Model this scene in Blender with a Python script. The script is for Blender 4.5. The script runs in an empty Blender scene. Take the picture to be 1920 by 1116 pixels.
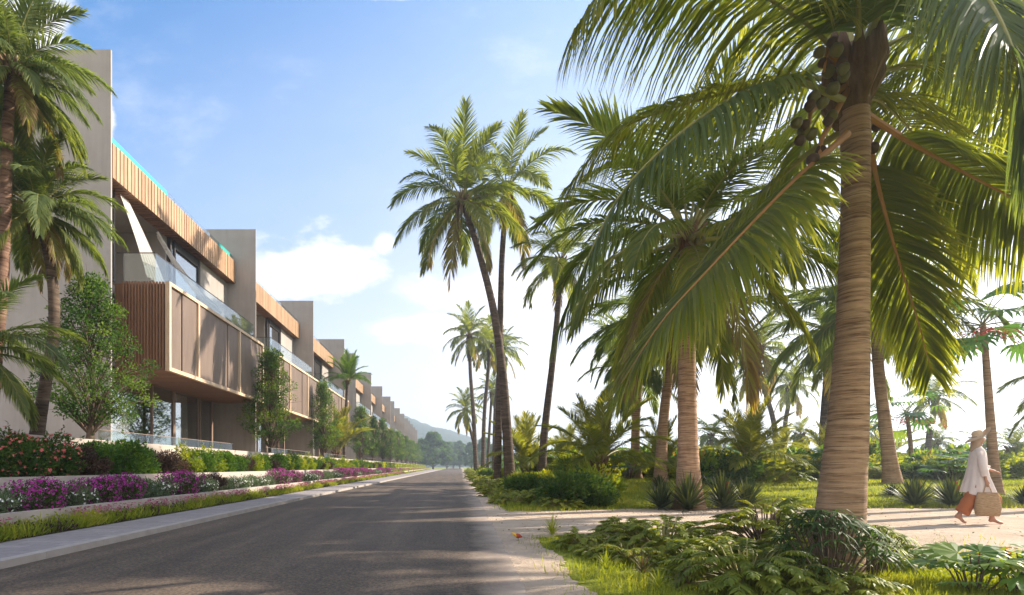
import bpy, math, random
import numpy as np
from mathutils import Vector, Matrix, noise as mnoise

SC = bpy.context.scene
COL = SC.collection
PI = math.pi
R = math.radians
V = Vector
UPZ = V((0, 0, 1))
EYE = 1.08
FPX, U0, V0 = 960.0, 838.0, 875.0      # focal length and vanishing point of the street, used to take measurements


def atx(u, Y):
    return (u - U0) / FPX * Y


def atz(v, Y):
    return EYE + (V0 - v) / FPX * Y


def at(u, v, Y):
    return V((atx(u, Y), Y, atz(v, Y)))


def lerp(a, b, t):
    return a + (b - a) * t


def sstep(a, b, x):
    t = min(1.0, max(0.0, (x - a) / (b - a)))
    return t * t * (3 - 2 * t)


# ------------------------------------------------------------------ objects
def tag(o, label=None, cat=None, group=None, kind=None):
    if label: o['label'] = label
    if cat: o['category'] = cat
    if group: o['group'] = group
    if kind: o['kind'] = kind
    return o


def empty(name, loc, rz=0.0):
    o = bpy.data.objects.new(name, None)
    COL.objects.link(o)
    o.location = loc
    o.rotation_euler = (0, 0, rz)
    o.empty_display_size = 0.2
    return o


def thing(name, label, cat, loc=(0, 0, 0), rz=0.0, group=None):
    return tag(empty(name, loc, rz), label, cat, group)


def link(name, mesh, parent=None, loc=(0, 0, 0), rz=0.0, sc=1.0):
    o = bpy.data.objects.new(name, mesh)
    COL.objects.link(o)
    if parent is not None: o.parent = parent
    o.location = loc
    o.rotation_euler = (0, 0, rz)
    o.scale = (sc, sc, sc) if not isinstance(sc, tuple) else sc
    return o


def copy_tree(o, parent=None):
    c = o.copy()
    COL.objects.link(c)
    c.parent = parent
    for ch in o.children:
        copy_tree(ch, c)
    return c


class MB:
    """collects faces for one mesh; every face carries a material slot and a tint"""
    def __init__(s):
        s.v, s.f, s.m, s.t = [], [], [], []

    def add(s, vs, fs, mat=0, tint=0.5):
        b = len(s.v)
        s.v.extend([tuple(p) for p in vs])
        for f in fs:
            s.f.append([i + b for i in f])
            s.m.append(mat)
            s.t.append(tint)

    def merge(s, o, M):
        b = len(s.v)
        s.v.extend([tuple(M @ V(p)) for p in o.v])
        s.f.extend([[i + b for i in f] for f in o.f])
        s.m.extend(o.m)
        s.t.extend(o.t)

    def box(s, x0, x1, y0, y1, z0, z1, mat=0, tint=0.5):
        vs = [(x0, y0, z0), (x1, y0, z0), (x1, y1, z0), (x0, y1, z0), (x0, y0, z1), (x1, y0, z1), (x1, y1, z1), (x0, y1, z1)]
        s.add(vs, [(0, 3, 2, 1), (4, 5, 6, 7), (0, 1, 5, 4), (1, 2, 6, 5), (2, 3, 7, 6), (3, 0, 4, 7)], mat, tint)

    def quad(s, a, b, c, d, mat=0, tint=0.5):
        s.add([a, b, c, d], [(0, 1, 2, 3)], mat, tint)

    def tube(s, pts, rad, sides=8, mat=0, tint=0.5, cap=True, squash=1.0):
        pts = [V(p) for p in pts]
        n = len(pts)
        ref = V((0.13, 0.99, 0.05)) if abs((pts[-1] - pts[0]).normalized().y) < 0.9 else V((1, 0, 0))
        vs, fs = [], []
        for i, p in enumerate(pts):
            T = (pts[min(i + 1, n - 1)] - pts[max(i - 1, 0)]).normalized()
            A = T.cross(ref).normalized()
            B = T.cross(A)
            for k in range(sides):
                a = 2 * PI * k / sides
                vs.append(p + (A * math.cos(a) + B * math.sin(a) * squash) * rad[i])
        for i in range(n - 1):
            for k in range(sides):
                k2 = (k + 1) % sides
                fs.append((i * sides + k, i * sides + k2, (i + 1) * sides + k2, (i + 1) * sides + k))
        if cap:
            fs.append(tuple(range(sides))[::-1])
            fs.append(tuple((n - 1) * sides + k for k in range(sides)))
        s.add(vs, fs, mat, tint)

    def loft(s, rings, mat=0, tint=0.5, cap=True):
        n = len(rings[0])
        vs = [p for r in rings for p in r]
        fs = []
        for i in range(len(rings) - 1):
            for k in range(n):
                k2 = (k + 1) % n
                fs.append((i * n + k, i * n + k2, (i + 1) * n + k2, (i + 1) * n + k))
        if cap:
            fs.append(tuple(range(n))[::-1])
            fs.append(tuple((len(rings) - 1) * n + k for k in range(n)))
        s.add(vs, fs, mat, tint)

    def mesh(s, name, mats, smooth=False):
        me = bpy.data.meshes.new(name)
        me.from_pydata(s.v, [], s.f)
        for m in (mats if isinstance(mats, (list, tuple)) else [mats]):
            me.materials.append(m)
        me.polygons.foreach_set('material_index', np.array(s.m, dtype=np.int32))
        a = me.attributes.new('tint', 'FLOAT', 'FACE')
        a.data.foreach_set('value', np.array(s.t, dtype=np.float32))
        if smooth:
            me.polygons.foreach_set('use_smooth', np.ones(len(s.f), dtype=bool))
        me.update()
        return me

    def build(s, name, mats, parent=None, smooth=False, loc=(0, 0, 0), rz=0.0, sc=1.0):
        return link(name, s.mesh(name, mats, smooth), parent, loc, rz, sc)


def resample(pts, n):
    """smooth curve through the points, n samples evenly spaced"""
    pts = [V(p) for p in pts]
    P = [pts[0] * 2 - pts[1]] + pts + [pts[-1] * 2 - pts[-2]]
    dense = []
    for i in range(1, len(P) - 2):
        for k in range(16):
            t = k / 16
            a, b, c, d = P[i - 1], P[i], P[i + 1], P[i + 2]
            dense.append(0.5 * ((2 * b) + (c - a) * t + (2 * a - 5 * b + 4 * c - d) * t * t + (3 * b - a - 3 * c + d) * t ** 3))
    dense.append(pts[-1])
    L = [0]
    for i in range(1, len(dense)): L.append(L[-1] + (dense[i] - dense[i - 1]).length)
    out, j = [], 0
    for i in range(n):
        s_ = L[-1] * i / (n - 1)
        while j < len(L) - 2 and L[j + 1] < s_: j += 1
        d = L[j + 1] - L[j]
        out.append(dense[j].lerp(dense[j + 1], (s_ - L[j]) / d if d > 0 else 0))
    return out


# ------------------------------------------------------------------ materials
def new_mat(name):
    m = bpy.data.materials.new(name)
    m.use_nodes = True
    nt = m.node_tree
    nt.nodes.clear()
    out = nt.nodes.new('ShaderNodeOutputMaterial')
    return m, nt, out


def N(nt, typ, **kw):
    n = nt.nodes.new(typ)
    for k, v in kw.items(): setattr(n, k, v)
    return n


def ramp(nt, stops, src=None, interp='LINEAR'):
    r = nt.nodes.new('ShaderNodeValToRGB')
    r.color_ramp.interpolation = interp
    e = r.color_ramp.elements
    while len(e) < len(stops): e.new(0.5)
    for i, (p, c) in enumerate(stops):
        e[i].position = p
        e[i].color = (c, c, c, 1) if isinstance(c, (int, float)) else (*c, 1)
    if src is not None: nt.links.new(src, r.inputs['Fac'])
    return r


def texco(nt, out='Object', scale=(1, 1, 1)):
    tc = N(nt, 'ShaderNodeTexCoord')
    mp = N(nt, 'ShaderNodeMapping')
    mp.inputs['Scale'].default_value = scale
    nt.links.new(tc.outputs[out], mp.inputs['Vector'])
    return mp.outputs['Vector']


def noise_tex(nt, vec, scale, detail=4, rough=0.55):
    n = N(nt, 'ShaderNodeTexNoise')
    n.inputs['Scale'].default_value = scale
    n.inputs['Detail'].default_value = detail
    n.inputs['Roughness'].default_value = rough
    nt.links.new(vec, n.inputs['Vector'])
    return n.outputs['Fac']


def mixc(nt, fac, a, b, mode='MIX'):
    m = N(nt, 'ShaderNodeMix', data_type='RGBA', blend_type=mode)
    for sock, val in ((m.inputs[0], fac), (m.inputs[6], a), (m.inputs[7], b)):
        if hasattr(val, 'is_linked') or hasattr(val, 'links'): nt.links.new(val, sock)
        elif isinstance(val, (int, float)): sock.default_value = val
        else: sock.default_value = (*val, 1)
    return m.outputs[2]


def bump(nt, h, strength=0.3, dist=0.02):
    b = N(nt, 'ShaderNodeBump')
    b.inputs['Strength'].default_value = strength
    b.inputs['Distance'].default_value = dist
    nt.links.new(h, b.inputs['Height'])
    return b.outputs['Normal']


def principled(nt, out, color, rough=0.6, spec=0.4, normal=None, metallic=0.0):
    p = N(nt, 'ShaderNodeBsdfPrincipled')
    if hasattr(color, 'links'): nt.links.new(color, p.inputs['Base Color'])
    else: p.inputs['Base Color'].default_value = (*color, 1)
    if hasattr(rough, 'links'): nt.links.new(rough, p.inputs['Roughness'])
    else: p.inputs['Roughness'].default_value = rough
    p.inputs['Specular IOR Level'].default_value = spec
    p.inputs['Metallic'].default_value = metallic
    if normal is not None: nt.links.new(normal, p.inputs['Normal'])
    if out is not None: nt.links.new(p.outputs[0], out.inputs['Surface'])
    return p


def mat_noise(name, c1, c2, scale=3, stretch=(1, 1, 1), rough=0.8, bstr=0.2, bdist=0.02, bscale=None, spec=0.3, detail=5):
    m, nt, out = new_mat(name)
    v = texco(nt, 'Object', stretch)
    n = noise_tex(nt, v, scale, detail)
    r = ramp(nt, [(0.3, c1), (0.7, c2)], n)
    h = noise_tex(nt, v, bscale or scale * 8, 4)
    principled(nt, out, r.outputs[0], rough, spec, bump(nt, h, bstr, bdist))
    return m


def mat_leaf(name, dark, mid, yellow, brown, trans=0.42, tcol=(1.6, 1.55, 0.5), rough=0.5, spec=0.22):
    m, nt, out = new_mat(name)
    a = N(nt, 'ShaderNodeAttribute', attribute_name='tint')
    r = ramp(nt, [(0.0, dark), (0.42, mid), (0.76, yellow), (0.97, brown)], a.outputs['Fac'])
    p = principled(nt, None, r.outputs[0], rough, spec)
    t = N(nt, 'ShaderNodeBsdfTranslucent')
    tc = mixc(nt, 1.0, r.outputs[0], tcol, 'MULTIPLY')
    nt.links.new(tc, t.inputs['Color'])
    mx = N(nt, 'ShaderNodeMixShader')
    mx.inputs[0].default_value = trans
    nt.links.new(p.outputs[0], mx.inputs[1])
    nt.links.new(t.outputs[0], mx.inputs[2])
    nt.links.new(mx.outputs[0], out.inputs['Surface'])
    return m


def mat_plain(name, c, rough=0.6, spec=0.4, metallic=0.0):
    m, nt, out = new_mat(name)
    v = texco(nt)
    n = noise_tex(nt, v, 12, 3)
    r = ramp(nt, [(0.3, tuple(x * 0.88 for x in c)), (0.7, tuple(min(1, x * 1.1) for x in c))], n)
    principled(nt, out, r.outputs[0], rough, spec, None, metallic)
    return m


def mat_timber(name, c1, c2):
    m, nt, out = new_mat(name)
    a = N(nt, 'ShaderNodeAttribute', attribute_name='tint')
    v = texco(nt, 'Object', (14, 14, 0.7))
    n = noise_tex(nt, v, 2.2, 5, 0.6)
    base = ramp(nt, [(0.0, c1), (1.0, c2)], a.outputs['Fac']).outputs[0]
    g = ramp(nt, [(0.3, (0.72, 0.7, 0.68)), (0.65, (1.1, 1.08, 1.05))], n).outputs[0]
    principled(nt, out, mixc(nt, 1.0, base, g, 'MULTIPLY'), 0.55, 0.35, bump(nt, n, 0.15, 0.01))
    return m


def mat_cloth(name, c, trans=0.3, rough=0.85):
    m, nt, out = new_mat(name)
    n = noise_tex(nt, texco(nt), 9, 3)
    r = ramp(nt, [(0.3, tuple(x * 0.9 for x in c)), (0.7, c)], n)
    p = principled(nt, None, r.outputs[0], rough, 0.2)
    t = N(nt, 'ShaderNodeBsdfTranslucent')
    nt.links.new(r.outputs[0], t.inputs['Color'])
    mx = N(nt, 'ShaderNodeMixShader')
    mx.inputs[0].default_value = trans
    nt.links.new(p.outputs[0], mx.inputs[1])
    nt.links.new(t.outputs[0], mx.inputs[2])
    nt.links.new(mx.outputs[0], out.inputs['Surface'])
    return m


def mat_glass(name, tint, base=0.08, edge=0.75):
    """thin pane: lets light through, mirrors the street more at grazing angles"""
    m, nt, out = new_mat(name)
    lw = N(nt, 'ShaderNodeLayerWeight')
    lw.inputs['Blend'].default_value = 0.35
    r = ramp(nt, [(0.0, base), (1.0, edge)], lw.outputs['Facing'])
    tr = N(nt, 'ShaderNodeBsdfTransparent')
    tr.inputs['Color'].default_value = (*tint, 1)
    gl = N(nt, 'ShaderNodeBsdfGlossy')
    gl.inputs['Roughness'].default_value = 0.02
    gl.inputs['Color'].default_value = (0.9, 0.95, 1.0, 1)
    mx = N(nt, 'ShaderNodeMixShader')
    nt.links.new(r.outputs[0], mx.inputs[0])
    nt.links.new(tr.outputs[0], mx.inputs[1])
    nt.links.new(gl.outputs[0], mx.inputs[2])
    nt.links.new(mx.outputs[0], out.inputs['Surface'])
    return m


def mat_trunk(name, c1, c2, c3, zs=9.0):
    m, nt, out = new_mat(name)
    v = texco(nt, 'Object', (0.9, 0.9, zs))
    n1 = noise_tex(nt, v, 1.6, 6, 0.65)
    v2 = texco(nt, 'Object', (2.5, 2.5, zs * 3.2))
    n2 = noise_tex(nt, v2, 1.3, 5, 0.7)
    v3 = texco(nt, 'Object', (3, 3, 1.2))
    n3 = noise_tex(nt, v3, 1.5, 4)
    col = ramp(nt, [(0.28, c1), (0.5, c2), (0.72, c3)], n1).outputs[0]
    fine = ramp(nt, [(0.36, (0.38, 0.34, 0.31)), (0.50, (1, 1, 1)), (0.68, (1.25, 1.22, 1.18))], n2).outputs[0]
    col = mixc(nt, 0.9, col, fine, 'MULTIPLY')
    blot = ramp(nt, [(0.3, (0.72, 0.74, 0.7)), (0.6, (1.08, 1.05, 1.0))], n3).outputs[0]
    col = mixc(nt, 0.6, col, blot, 'MULTIPLY')
    principled(nt, out, col, 0.85, 0.2, bump(nt, n2, 0.6, 0.02))
    return m


M = {}
def mat_plaster():
    m, nt, out = new_mat('plaster')
    v = texco(nt, 'Object')
    a = noise_tex(nt, v, 0.7, 6, 0.6)
    st = noise_tex(nt, texco(nt, 'Object', (2.2, 2.2, 0.16)), 1.6, 5, 0.65)
    base = ramp(nt, [(0.3, (0.31, 0.278, 0.252)), (0.7, (0.375, 0.338, 0.308))], a).outputs[0]
    sk = ramp(nt, [(0.32, (0.80, 0.79, 0.78)), (0.55, (1.03, 1.03, 1.03))], st).outputs[0]
    h = noise_tex(nt, v, 30, 5, 0.6)
    principled(nt, out, mixc(nt, 0.55, base, sk, 'MULTIPLY'), 0.9, 0.25, bump(nt, h, 0.35, 0.012))
    return m


M['plaster'] = mat_plaster()
M['plaster_plain'] = mat_noise('plaster', (0.34, 0.305, 0.277), (0.40, 0.36, 0.328), 0.8, (1, 1, 1), 0.9, 0.25, 0.01, 30)
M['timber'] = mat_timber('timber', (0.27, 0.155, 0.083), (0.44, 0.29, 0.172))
M['timber_shaded'] = mat_timber('shaded_timber', (0.20, 0.105, 0.06), (0.37, 0.205, 0.12))  # side slats and soffits: timber with their shade put into the colour
M['frame_timber'] = mat_timber('frame_timber', (0.50, 0.36, 0.24), (0.60, 0.45, 0.31))
M['screen'] = mat_noise('screen_metal', (0.205, 0.152, 0.122), (0.26, 0.197, 0.158), 1.2, (3, 3, 0.5), 0.5, 0.1, 0.005)
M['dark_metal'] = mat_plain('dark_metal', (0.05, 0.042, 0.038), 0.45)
M['bronze'] = mat_plain('bronze_metal', (0.24, 0.17, 0.13), 0.4)
M['glass'] = mat_glass('window_glass', (0.85, 0.87, 0.86), 0.08, 0.7)
M['rail_glass'] = mat_glass('rail_glass', (0.80, 0.85, 0.85), 0.05, 0.38)
M['clear_glass'] = mat_glass('clear_rail_glass', (0.82, 0.86, 0.84), 0.02, 0.14)
M['curtain'] = mat_cloth('curtain_cloth', (0.78, 0.73, 0.68), 0.35)
M['teal'] = mat_plain('pool_teal', (0.05, 0.36, 0.33), 0.25, 0.5)
M['room'] = mat_plain('room_wall', (0.48, 0.42, 0.36), 0.9)
M['garden_wall'] = mat_noise('garden_wall_render', (0.37, 0.315, 0.27), (0.445, 0.38, 0.33), 1.1, (1, 1, 1), 0.9, 0.2, 0.01, 25)
M['kerb'] = mat_noise('kerb_stone', (0.30, 0.265, 0.235), (0.38, 0.34, 0.305), 4, (1, 1, 1), 0.85, 0.25, 0.01)
M['soil'] = mat_noise('soil', (0.03, 0.022, 0.015), (0.07, 0.05, 0.03), 5, (1, 1, 1), 0.95, 0.6, 0.03)
M['sand'] = None
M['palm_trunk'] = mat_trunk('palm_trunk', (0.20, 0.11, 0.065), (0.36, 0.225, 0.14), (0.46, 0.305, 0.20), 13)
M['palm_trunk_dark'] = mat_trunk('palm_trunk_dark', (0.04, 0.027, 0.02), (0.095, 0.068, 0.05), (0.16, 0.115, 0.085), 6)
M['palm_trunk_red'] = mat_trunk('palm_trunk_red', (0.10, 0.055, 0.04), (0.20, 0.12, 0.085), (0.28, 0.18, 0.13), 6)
M['bark'] = mat_noise('bark', (0.07, 0.045, 0.03), (0.16, 0.11, 0.08), 4, (4, 4, 0.8), 0.9, 0.5, 0.02)
M['rachis'] = mat_noise('frond_stalk', (0.20, 0.19, 0.055), (0.30, 0.26, 0.08), 4, (1, 1, 1), 0.5, 0.1)
M['rachis_old'] = mat_noise('frond_stalk_old', (0.33, 0.15, 0.055), (0.45, 0.22, 0.085), 4, (1, 1, 1), 0.6, 0.1)
M['fibre'] = mat_noise('palm_fibre', (0.10, 0.055, 0.03), (0.22, 0.13, 0.075), 3, (8, 8, 0.8), 0.95, 0.6, 0.02)
M['palm'] = mat_leaf('palm_leaf', (0.072, 0.11, 0.032), (0.16, 0.188, 0.04), (0.27, 0.26, 0.065), (0.19, 0.13, 0.085), 0.58, (1.85, 1.75, 0.5), 0.5, 0.18)
M['palm_blue'] = mat_leaf('palm_leaf_cool', (0.08, 0.12, 0.058), (0.15, 0.185, 0.07), (0.26, 0.26, 0.08), (0.21, 0.14, 0.085), 0.52, (1.6, 1.6, 0.55), 0.55, 0.12)
M['leaf'] = mat_leaf('tree_leaf', (0.035, 0.08, 0.022), (0.08, 0.155, 0.032), (0.17, 0.24, 0.04), (0.25, 0.26, 0.05), 0.45, (1.7, 1.65, 0.5))
M['leaf_dark'] = mat_leaf('dark_leaf', (0.035, 0.075, 0.022), (0.075, 0.13, 0.03), (0.13, 0.19, 0.04), (0.17, 0.19, 0.045), 0.42)
M['leaf_green'] = mat_leaf('green_leaf', (0.035, 0.085, 0.025), (0.075, 0.155, 0.03), (0.15, 0.24, 0.03), (0.24, 0.27, 0.04), 0.42)
M['leaf_bright'] = mat_leaf('bright_leaf', (0.09, 0.14, 0.02), (0.19, 0.25, 0.03), (0.33, 0.34, 0.04), (0.40, 0.31, 0.06), 0.52, (1.7, 1.6, 0.5))
M['leaf_red'] = mat_leaf('bronze_leaf', (0.05, 0.035, 0.028), (0.10, 0.06, 0.042), (0.15, 0.10, 0.06), (0.22, 0.15, 0.09), 0.3, (1.3, 1.1, 0.9))
M['leaf_silver'] = mat_leaf('silver_leaf', (0.06, 0.10, 0.05), (0.13, 0.18, 0.09), (0.22, 0.26, 0.14), (0.32, 0.33, 0.20), 0.3, (1.2, 1.2, 0.8))
M['leaf_fern'] = mat_leaf('lobed_leaf', (0.085, 0.13, 0.028), (0.20, 0.25, 0.04), (0.35, 0.37, 0.05), (0.38, 0.27, 0.06), 0.5, (1.6, 1.5, 0.45), 0.5, 0.25)
M['leaf_spike'] = mat_leaf('spike_leaf', (0.035, 0.05, 0.022), (0.06, 0.085, 0.03), (0.12, 0.13, 0.045), (0.22, 0.12, 0.07), 0.25)
M['leaf_gloss'] = mat_leaf('glossy_leaf', (0.03, 0.095, 0.03), (0.08, 0.18, 0.04), (0.22, 0.31, 0.05), (0.38, 0.14, 0.05), 0.45, (1.6, 1.5, 0.5), 0.35, 0.4)
M['grass'] = mat_leaf('grass_blade', (0.11, 0.15, 0.025), (0.22, 0.26, 0.035), (0.35, 0.36, 0.05), (0.40, 0.34, 0.11), 0.5)
M['magenta'] = mat_cloth('magenta_petal', (0.50, 0.05, 0.36), 0.35, 0.6)
M['white_petal'] = mat_cloth('white_petal', (0.82, 0.82, 0.76), 0.3, 0.6)
M['coral'] = mat_cloth('coral_petal', (0.72, 0.20, 0.17), 0.3, 0.6)
M['pink'] = mat_cloth('pink_petal', (0.50, 0.17, 0.24), 0.3, 0.6)
M['red'] = mat_cloth('red_flower', (0.55, 0.04, 0.035), 0.2, 0.5)
M['coconut'] = mat_noise('coconut_husk', (0.07, 0.06, 0.022), (0.15, 0.13, 0.04), 3, (1, 1, 1), 0.45, 0.1)
M['coconut_brown'] = mat_noise('coconut_brown', (0.05, 0.028, 0.017), (0.10, 0.058, 0.035), 3, (1, 1, 1), 0.6, 0.2)


def mat_asphalt():
    m, nt, out = new_mat('asphalt')
    v = texco(nt, 'Object')
    fine = noise_tex(nt, v, 30, 5, 0.85)
    mid = noise_tex(nt, v, 4.5, 8, 0.8)
    vs = texco(nt, 'Object', (1.6, 0.12, 1))
    streak = noise_tex(nt, vs, 1.5, 5, 0.6)
    base = ramp(nt, [(0.3, (0.060, 0.046, 0.034)), (0.7, (0.118, 0.090, 0.066))], streak).outputs[0]
    sp = ramp(nt, [(0.38, (0.25, 0.25, 0.26)), (0.5, (1, 1, 1)), (0.62, (2.1, 1.95, 1.8))], fine).outputs[0]
    c = mixc(nt, 0.85, base, sp, 'MULTIPLY')
    md = ramp(nt, [(0.32, (0.55, 0.56, 0.57)), (0.68, (1.4, 1.37, 1.33))], mid).outputs[0]
    c = mixc(nt, 0.7, c, md, 'MULTIPLY')
    tr = noise_tex(nt, texco(nt, 'Object', (1.1, 0.05, 1)), 1.0, 3, 0.5)
    c = mixc(nt, 0.6, c, ramp(nt, [(0.35, (0.72, 0.72, 0.73)), (0.65, (1.2, 1.18, 1.15))], tr).outputs[0], 'MULTIPLY')
    # sand blown over the edge of the carriageway
    sx = N(nt, 'ShaderNodeSeparateXYZ')
    tc = N(nt, 'ShaderNodeTexCoord')
    nt.links.new(tc.outputs['Object'], sx.inputs[0])
    line = N(nt, 'ShaderNodeMath', operation='MULTIPLY_ADD')
    nt.links.new(sx.outputs['Y'], line.inputs[0])
    line.inputs[1].default_value = -0.027
    nt.links.new(sx.outputs['X'], line.inputs[2])
    big = noise_tex(nt, v, 1.3, 6, 0.65)
    ad = N(nt, 'ShaderNodeMath', operation='MULTIPLY_ADD')
    nt.links.new(big, ad.inputs[0]); ad.inputs[1].default_value = 0.9
    nt.links.new(line.outputs[0], ad.inputs[2])
    msk = N(nt, 'ShaderNodeMapRange')
    msk.inputs[1].default_value = 0.56; msk.inputs[2].default_value = 1.08
    msk.inputs[3].default_value = 0.0; msk.inputs[4].default_value = 0.85
    nt.links.new(ad.outputs[0], msk.inputs[0])
    c = mixc(nt, msk.outputs[0], c, (0.46, 0.36, 0.28))
    principled(nt, out, c, 0.75, 0.3, bump(nt, fine, 0.6, 0.008))
    return m


def mat_sand():
    m, nt, out = new_mat('sand')
    v = texco(nt, 'Object')
    a = noise_tex(nt, v, 0.9, 6, 0.65)
    b = noise_tex(nt, v, 26, 5, 0.7)
    base = ramp(nt, [(0.3, (0.46, 0.35, 0.255)), (0.6, (0.62, 0.49, 0.375))], a).outputs[0]
    sp = ramp(nt, [(0.28, (0.6, 0.57, 0.54)), (0.45, (1, 1, 1))], b).outputs[0]
    c = mixc(nt, 0.6, base, sp, 'MULTIPLY')
    h = noise_tex(nt, v, 3.5, 8, 0.75)
    principled(nt, out, c, 0.95, 0.15, bump(nt, h, 1.0, 0.12))
    return m


def mat_pavers():
    m, nt, out = new_mat('pavers')
    v = texco(nt, 'Object')
    br = N(nt, 'ShaderNodeTexBrick')
    br.inputs['Scale'].default_value = 1.0
    br.inputs['Brick Width'].default_value = 0.42
    br.inputs['Row Height'].default_value = 0.21
    br.inputs['Mortar Size'].default_value = 0.006
    br.inputs['Color1'].default_value = (0.25, 0.225, 0.22, 1)
    br.inputs['Color2'].default_value = (0.31, 0.277, 0.27, 1)
    br.inputs['Mortar'].default_value = (0.15, 0.14, 0.135, 1)
    nt.links.new(v, br.inputs['Vector'])
    n = noise_tex(nt, v, 18, 5, 0.65)
    g = ramp(nt, [(0.3, (0.78, 0.78, 0.78)), (0.7, (1.15, 1.12, 1.1))], n).outputs[0]
    principled(nt, out, mixc(nt, 0.8, br.outputs['Color'], g, 'MULTIPLY'), 0.8, 0.3, bump(nt, br.outputs['Fac'], -0.3, 0.01))
    return m


def mat_ground():
    m, nt, out = new_mat('lawn_ground')
    v = texco(nt, 'Object')
    a = noise_tex(nt, v, 0.35, 6, 0.65)
    b = noise_tex(nt, v, 9, 6, 0.75)
    base = ramp(nt, [(0.3, (0.18, 0.21, 0.03)), (0.55, (0.30, 0.32, 0.04)), (0.75, (0.38, 0.36, 0.08))], a).outputs[0]
    sp = ramp(nt, [(0.3, (0.45, 0.5, 0.4)), (0.6, (1.1, 1.1, 1.05))], b).outputs[0]
    principled(nt, out, mixc(nt, 0.85, base, sp, 'MULTIPLY'), 0.9, 0.15, bump(nt, b, 1.0, 0.08))
    return m


M['asphalt'] = mat_asphalt()
M['sand'] = mat_sand()
M['pavers'] = mat_pavers()
M['lawn'] = mat_ground()

# ------------------------------------------------------------------ camera, sun, sky
cam_d = bpy.data.cameras.new('camera')
cam_d.lens, cam_d.sensor_width = 18.0, 36.0
cam_d.shift_x = (960 - U0) / 1920
cam_d.shift_y = (V0 - 558) / 1920
cam_d.clip_start, cam_d.clip_end = 0.05, 6000
cam = bpy.data.objects.new('camera', cam_d)
COL.objects.link(cam)
cam.location = (0, 0, EYE)
cam.rotation_euler = (R(90), 0, 0)
SC.camera = cam

SUN_EL, SUN_FWD = R(30), R(20)          # height, and how far ahead of square-on to the facades
sd = V((math.cos(SUN_EL) * math.cos(SUN_FWD), math.cos(SUN_EL) * math.sin(SUN_FWD), math.sin(SUN_EL)))
sun_d = bpy.data.lights.new('sun', 'SUN')
sun_d.energy, sun_d.angle, sun_d.color = 5.0, R(0.5), (1.0, 0.89, 0.75)
sun = bpy.data.objects.new('sun', sun_d)
COL.objects.link(sun)
sun.rotation_euler = sd.to_track_quat('Z', 'Y').to_euler()
sun.location = (40, 30, 40)

W = bpy.data.worlds.new('World')
SC.world = W
W.use_nodes = True
nt = W.node_tree
nt.nodes.clear()
wo = N(nt, 'ShaderNodeOutputWorld')
bg = N(nt, 'ShaderNodeBackground')
bg.inputs['Strength'].default_value = 0.15
sky = N(nt, 'ShaderNodeTexSky', sky_type='NISHITA')
sky.sun_disc = False
sky.sun_elevation = SUN_EL
sky.sun_rotation = PI / 2 - SUN_FWD
sky.air_density, sky.dust_density, sky.ozone_density = 1.0, 0.8, 1.5
tc = N(nt, 'ShaderNodeTexCoord')
sx = N(nt, 'ShaderNodeSeparateXYZ')
nt.links.new(tc.outputs['Generated'], sx.inputs[0])


def mth(op, a, b=None, c=None, clamp=False):
    n = N(nt, 'ShaderNodeMath', operation=op, use_clamp=clamp)
    for i, x in enumerate((a, b, c)):
        if x is None: continue
        if hasattr(x, 'links'): nt.links.new(x, n.inputs[i])
        else: n.inputs[i].default_value = x
    return n.outputs[0]


def mrange(x, a, b, lo=0.0, hi=1.0):
    n = N(nt, 'ShaderNodeMapRange', interpolation_type='SMOOTHSTEP')
    nt.links.new(x, n.inputs[0])
    for i, q in enumerate((a, b, lo, hi)): n.inputs[i + 1].default_value = q
    return n.outputs[0]


dx, dy, dz = sx.outputs
ay = mth('MAXIMUM', dy, 0.05)
gx, gz_ = mth('DIVIDE', dx, ay), mth('DIVIDE', dz, ay)
cv = N(nt, 'ShaderNodeCombineXYZ')
nt.links.new(gx, cv.inputs[0]); nt.links.new(gz_, cv.inputs[1])
mp = N(nt, 'ShaderNodeMapping')
mp.inputs['Scale'].default_value = (1, 1.7, 1)
nt.links.new(cv.outputs[0], mp.inputs['Vector'])
cn = noise_tex(nt, mp.outputs[0], 5.0, 8, 0.6)
cn2 = noise_tex(nt, mp.outputs[0], 2.1, 7, 0.62)


def cloud(cx, cz, rx, rz, soft=0.55):
    a = mth('DIVIDE', mth('SUBTRACT', gx, cx), rx)
    b = mth('DIVIDE', mth('SUBTRACT', gz_, cz), rz)
    d = mth('SQRT', mth('ADD', mth('MULTIPLY', a, a), mth('MULTIPLY', b, b)))
    d2 = mth('ADD', d, mth('MULTIPLY', mth('SUBTRACT', cn, 0.5), 2.6))
    return mrange(d2, 1.0, 1.0 - soft)


mask = cloud(-0.285, 0.385, 0.16, 0.09)
for a in ((-0.37, 0.36, 0.12, 0.11), (-0.42, 0.24, 0.12, 0.16), (-0.78, 0.80, 0.06, 0.16), (-0.90, 0.88, 0.12, 0.10), (0.12, 0.34, 0.24, 0.05), (-0.665, 0.66, 0.02, 0.08),
          (-0.05, 0.935, 0.30, 0.022), (-0.02, 0.27, 0.16, 0.035), (0.25, 0.20, 0.3, 0.03), (-0.12, 0.44, 0.03, 0.03)):
    mask = mth('MAXIMUM', mask, cloud(*a, 0.8))
mask = mth('MAXIMUM', mask, mth('MULTIPLY', mrange(cn2, 0.52, 0.75), 0.25))
mask = mth('MAXIMUM', mask, mrange(dy, 0.05, -0.4, 0.0, 0.85), clamp=True)      # unseen cloud added behind the viewer as neutral fill light
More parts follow.
